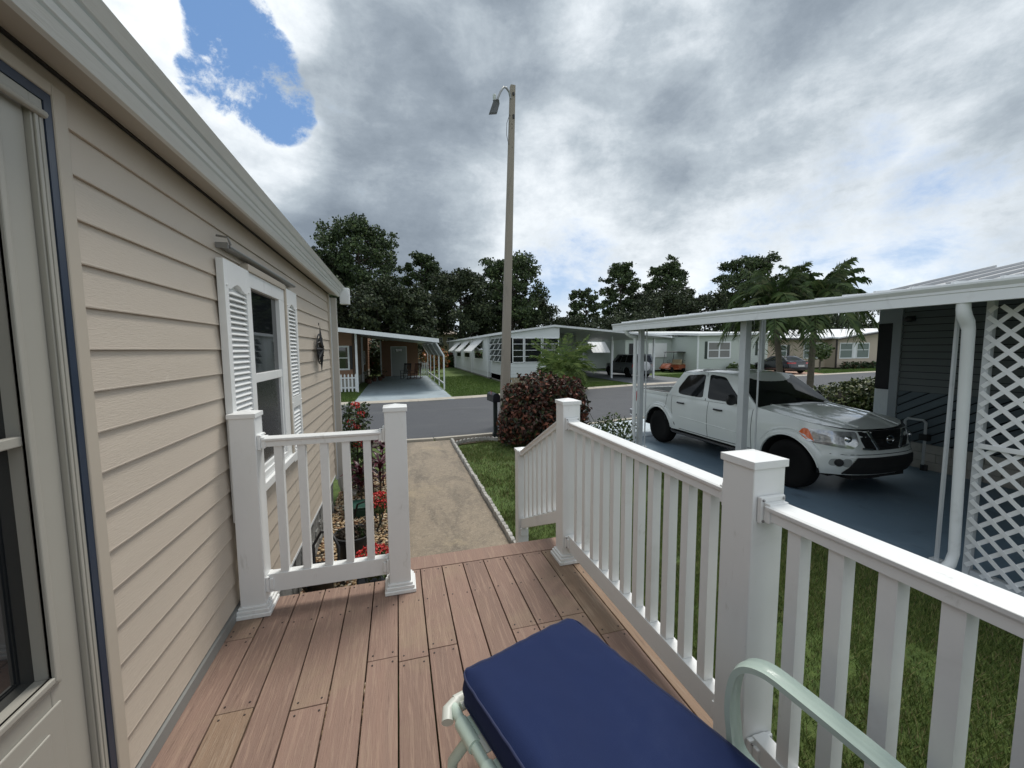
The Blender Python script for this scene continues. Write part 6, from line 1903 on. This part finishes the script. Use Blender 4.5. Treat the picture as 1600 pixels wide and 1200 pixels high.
# local frame: -y runs back along the chair towards the camera, x to the right, origin at the middle of the foot end
hw = 0.275
for sg in (-1, 1):
    m = MB(); m.tube([(sg * hw, .045, .235), (sg * (hw + .004), -.08, .235), (sg * (hw + .004), -1.12, .235)], .0165, 12); fr = m.build('side_rail', MINT, ch, smooth=60)
    for y0, y1 in ((-.02, -.115), (-.185, -.245), (-.36, -.42), (-.54, -.60)):
        m = MB(); m.tube([(sg * (hw + .004), y0, .235), (sg * (hw + .004), y1, .235)], .0225, 12); m.beam((sg * (hw - .005), (y0 + y1) / 2, .240), (sg * (hw - .06), (y0 + y1) / 2, .243), abs(y1 - y0) * .95, .01); m.build('strap_sleeve', MINT, ch, smooth=50)
    m = MB(); m.tube([(sg * (hw - .03), -.06, .23), (sg * (hw + .035), -.02, .12), (sg * (hw + .04), -.01, .0)], .017, 10); m.build('leg', MINT, ch, smooth=60)
m = MB(); m.tube([(-hw + .02, .058, .235), (-hw - .02, .045, .232), (-hw - .035, .015, .222)], .020, 10)
m.tube([(-hw + .01, .060, .237), (hw - .01, .060, .237)], .018, 10); m.tube([(-hw + .02, .030, .236), (hw - .02, .030, .236)], .014, 10); m.tube([(hw - .02, .058, .235), (hw + .02, .045, .232)], .020, 10)
m.build('foot_rail', MINW, ch, smooth=60)
for i in range(7):
    m = MB(); m.box(-hw + .01, hw - .01, -.16 - i * .14, -.10 - i * .14, .244, .248); m.build('strap', MINW, ch)
m = MB(); m.tube([(-hw, -1.10, .235), (-hw, -1.19, .80), (-hw + .06, -1.20, .86), (hw - .06, -1.20, .86), (hw, -1.19, .80), (hw, -1.10, .235)], .0165, 10); m.build('back_frame', MINT, ch, smooth=60)
for sg in (-1, 1):
    m = MB(); m.tube([(sg * hw, -1.02, .235), (sg * (hw + .02), -1.06, .0)], .017, 10); m.build('leg', MINT, ch, smooth=60)
# right armrest: ribbed band loop
def band(pts, w, n=9):
    mb = MB()
    cross = []
    for i in range(n + 1):
        u = -w + 2 * w * i / n
        cross.append((u, .006 + .006 * abs(cos(pi * (u / w) * 1.0)) - .004 * (abs(u / w) ** 4)))
    pts = [Vector(p) for p in pts]
    cr = []
    for i, p in enumerate(pts):
        a = pts[max(0, i - 1)]; b_ = pts[min(len(pts) - 1, i + 1)]; d = (b_ - a).normalized(); x = Vector((1, 0, 0)); nn = d.cross(x).normalized() * -1
        ring = [p + x * u + nn * h for u, h in cross] + [p + x * u - nn * h * .9 for u, h in reversed(cross)]
        mb.v += [tuple(q) for q in ring]
    k = len(cross) * 2
    for i in range(len(pts) - 1):
        for j in range(k):
            mb.f.append((i * k + j, i * k + (j + 1) % k, (i + 1) * k + (j + 1) % k, (i + 1) * k + j)); mb.mi.append(0)
    return mb
def bez(P_, n=8):
    out = []
    for i in range(len(P_) - 1):
        p0 = Vector(P_[max(i - 1, 0)]); p1 = Vector(P_[i]); p2 = Vector(P_[i + 1]); p3 = Vector(P_[min(i + 2, len(P_) - 1)])
        for j in range(n):
            t = j / n
            out.append(.5 * ((2 * p1) + (-p0 + p2) * t + (2 * p0 - 5 * p1 + 4 * p2 - p3) * t * t + (-p0 + 3 * p1 - 3 * p2 + p3) * t ** 3))
    out.append(Vector(P_[-1]))
    return out
for sg in (-1, 1):
    if sg < 0: ax, y_ = -hw - .045, -.70
    else: ax, y_ = hw + .012, -.57
    loop = bez([(ax, y_ - .30, .27), (ax, y_ - .15, .265), (ax, y_ - .03, .30), (ax, y_ - .005, .38), (ax, y_, .47), (ax, y_ - .02, .555), (ax, y_ - .075, .590), (ax, y_ - .16, .580), (ax, y_ - .35, .535), (ax, y_ - .44, .49), (ax, y_ - .46, .38), (ax, y_ - .46, .25)])
    band(loop, .027).build('armrest', MINT, ch, smooth=70)
cu = thing('lounge_cushion', 'navy blue canvas cushion with piping lying on the chaise lounge', 'cushion', (0.42, 1.29, ZD + .25), radians(17.5), local=True)
cw, cl, ct = .2475, 1.10, .116
N1, N2 = 44, 130
def cush(side_top):
    def f(u, v):
        a = u * 2 - 1; y = .045 - cl * v
        ex = max(0, 1 - (1 - abs(a)) / .20); e0 = max(0, 1 - v / .045)
        edge = max(ex, e0)
        r_ = .05 # rounded plan corners at the foot end
        xx = a * cw; 
        if y > .045 - r_ * 1.6 and abs(xx) > cw - r_:
            yy = (y - (.045 - r_)) / r_; 
            if yy > 0: xx = math.copysign(cw - r_ + min(abs(xx) - cw + r_, r_ * sqrt(max(0, 1 - yy * yy * .75))), xx)
        z = ct - .022 * edge ** 2.2 + .007 * noise.noise(Vector((xx * 4, y * 2.8, 0))) + .0022 * noise.noise(Vector((xx * 16, y * 12, 4))) + .0035 * max(0, edge) * noise.noise(Vector((xx * 26, y * 26, 9)))
        if side_top: return (xx, y, z)
        return (xx, y, .004)
    return f
m = MB(); m.grid(cush(True), N1, N2); m.grid(cush(False), N1, N2)
def rim(f, n=N2):
    L = [f(0, 1 - j / N2) for j in range(N2)] + [f(i / N1, 0) for i in range(N1)] + [f(1, j / N2) for j in range(N2 + 1)]
    return L
top, bot = rim(cush(True)), rim(cush(False))
o = len(m.v)
for a, b_ in zip(top, bot):
    mid = (Vector(a) + Vector(b_)) / 2; c0 = Vector((0, min(mid.y, 0), mid.z)); out = (mid - c0); out.z = 0; out.normalize()
    m.v += [a, tuple(mid + out * .010), b_]
for i in range(len(top) - 1):
    for k in (0, 1): m.f.append((o + i * 3 + k, o + i * 3 + k + 1, o + i * 3 + k + 4, o + i * 3 + k + 3)); m.mi.append(0)
m.build('cover', NAVY, cu, smooth=60)
m = MB(); m.beam((0, -1.075, .06), (0, -1.155, .66), .495, .105, up=(0, 1, 0)); bs = m.build('back_section', NAVY, cu, bevel=.03)
m = MB(); m.tube([(a[0] * 1.005, a[1] + .001, a[2] + .001) for a in top], .0042, 6); m.build('piping', NAVD, cu, smooth=60)
m = MB(); m.tube([(a[0] * 1.005, a[1] + .001, a[2] + .003) for a in bot], .0042, 6); m.build('piping', NAVD, cu, smooth=60)
# ================================================================== TREES
PIN = mat('pine_needles', (.02, .04, .012), .7, .15, 1, islands=[(0, (.015, .028, .010)), (.5, (.038, .066, .020)), (.85, (.075, .115, .036)), (1, (.12, .155, .055))])
OAK = mat('oak_leaves', (.02, .035, .012), .7, .15, 1, islands=[(0, (.012, .021, .008)), (.5, (.028, .044, .015)), (.85, (.052, .072, .027)), (1, (.085, .10, .042))])
BARK = mat('tree_bark', (.06, .048, .038), .9, .25, 4, .5, 12)


def tree(label, kind, x, y, H, Wd, seed, leaves=7000, size=.34, low=.25, lean=0.0, dens=1.0):
    rg = random.Random(seed)
    nm = 'pine_tree' if kind == 'pine' else 'oak_tree'
    t_ = thing(nm, label, 'tree', (x, y, 0))
    tr = MB(); r0 = .018 * H + .06
    top = Vector((x + lean * H, y, H * (.93 if kind == 'pine' else .8)))
    base = Vector((x, y, -.1))
    pts = [base.lerp(top, i / 8) + Vector((rg.uniform(-.15, .15), rg.uniform(-.15, .15), 0)) * (i / 4 if i < 8 else 1) for i in range(9)]
    tr.tube(pts, [r0 * (1 - .85 * i / 8) for i in range(9)], 7)
    clumps = []
    nb = int((26 if kind == 'pine' else 28) * dens)
    for i in range(nb):
        f = low + (1 - low) * ((i + .5) / nb)
        f = f ** .85
        p = base.lerp(top, min(1, f))
        # outline of the crown
        if kind == 'pine':
            env = Wd / 2 * max(.16, (1 - ((f - .62) / .46) ** 2 if f > .62 else 1 - ((.62 - f) / .55) ** 2 * .45)) ** .5
        else:
            env = Wd / 2 * max(.2, 1 - ((f - .5) / .62) ** 2) ** .5
        az = i * 2.4 + rg.uniform(-.5, .5); L_ = env * rg.uniform(.7, 1.0)
        rise = H * rg.uniform(.02, .09)
        e = p + Vector((cos(az) * L_, sin(az) * L_, rise))
        mid = p.lerp(e, .5) + Vector((0, 0, -rise * .1))
        tr.tube([p - Vector((0, 0, .3)), mid, e], [r0 * .30, r0 * .2, r0 * .08], 5)
        k = rg.randint(4, 5) if kind == 'pine' else rg.randint(4, 6)
        for j in range(k):
            q = p.lerp(e, rg.uniform(.45, 1.05)) + Vector((rg.gauss(0, 1), rg.gauss(0, 1), rg.gauss(.3, .7))) * Wd * .055
            cr_ = Wd * rg.uniform(.040, .082) * (1.0 if kind == 'pine' else 1.12)
            clumps.append((q, cr_))
    for j in range(7):
        clumps.append((top + Vector((rg.gauss(0, 1) * Wd * .09, rg.gauss(0, 1) * Wd * .09, rg.uniform(0, .08) * H)), Wd * rg.uniform(.06, .10)))
    tr.build('trunk', BARK, t_, fix=False)
    tot = sum(c[1] ** 2 for c in clumps)

    def fn(g):
        q, r = clumps[fn.i]
        fn.c += 1
        if fn.c > leaves * (r * r) / tot:
            fn.c = 0; fn.i = min(fn.i + 1, len(clumps) - 1)
        d = Vector((g.gauss(0, 1), g.gauss(0, 1), g.gauss(0, 1))).normalized(); k = g.uniform(.35, 1.0) ** .6 * (1 + .6 * (g.random() ** 4))
        return (q.x + d.x * r * k, q.y + d.y * r * k, q.z + d.z * r * k * (.62 if kind == 'pine' else .8)), None
    fn.i = 0; fn.c = 0
    leafcloud('crown', PIN if kind == 'pine' else OAK, t_, leaves, fn, size, seed, elong=1.3)
    return t_


T = [
    ('tall domed pine just beyond the end of our gutter', 'pine', -4.6, 58, 18.4, 12.2, 1, 17000, .30, .22),
    ('thin leaved tree leaning out above the gutter behind the domed pine', 'oak', -9.3, 56, 16.6, 6.5, 2, 5000, .26, .5),
    ('dark oak filling the gap low behind the orange home', 'oak', -2.2, 50, 10.6, 9, 3, 9000, .30, .1),
    ('slender pine right of the tall domed pine', 'pine', 3.9, 63, 16.0, 7.2, 4, 7500, .30, .3),
    ('broad dark oak above the orange home carport', 'oak', 1.2, 51, 10.4, 8.0, 5, 9000, .30, .15),
    ('large dark oak left of the street lamp', 'oak', 8.7, 57, 14.6, 10.4, 6, 12500, .30, .28),
    ('open crowned pine behind the street lamp', 'pine', 16.4, 57, 15.0, 9.8, 7, 10500, .30, .30),
    ('drooping side tree right of the street lamp', 'oak', 19.6, 57, 11.0, 6.8, 8, 4500, .28, .35),
    ('dark oak low behind the white home', 'oak', 13.0, 60, 9.6, 8.4, 9, 7500, .30, .15),
    ('small round pine at the left of the right hand group', 'pine', 27.2, 56, 10.6, 5.4, 10, 4500, .28, .35),
    ('bushy low tree behind the ridge of the white home', 'oak', 24.0, 54, 7.2, 7.0, 11, 5500, .28, .15),
    ('tall knobbly pine left in the right hand group', 'pine', 34.6, 58, 15.0, 6.8, 12, 7500, .30, .35),
    ('wide pine in the middle of the right hand group', 'pine', 43.0, 58, 15.4, 9.4, 13, 9500, .30, .35),
    ('dark oak between the two pines of the right hand group', 'oak', 38.0, 54, 11.6, 11.0, 14, 11000, .30, .1),
    ('dark oak above the truck cab', 'oak', 46.5, 53, 11.2, 10.0, 15, 10000, .30, .1),
    ('tall dark pine behind the two palms', 'pine', 56.0, 54.5, 16.4, 11.6, 16, 11000, .32, .3),
    ('low oak behind the green home', 'oak', 54.0, 50, 8.6, 10.0, 17, 7000, .32, .1),
    ('wide tree low behind the tan home at the left', 'oak', 64.0, 54, 10.0, 13.0, 18, 8500, .34, .1),
    ('wide tree low behind the tan home at the right', 'oak', 76.0, 55, 8.6, 15.0, 19, 8500, .36, .1),
    ('low dark oak filling behind the green home roof', 'oak', 32.0, 50, 7.6, 9.5, 20, 7500, .30, .1),
    ('low dark oak at the far side of the orange home', 'oak', -8.5, 49, 10.5, 8, 21, 6500, .30, .1),
    ('low tree behind the carport of the white home', 'oak', 26.5, 47.5, 6.0, 8.0, 22, 6000, .28, .1),
]
for a in T:
    lab, kd, x, y, H, Wd, sd, nl, sz, low = a
    tree(lab, kd, x, y, H, Wd * 1.06, sd, int(nl * 1.45), sz * .88, low, 0.0, 1.8 if sd in (1, 7) else 1.15)
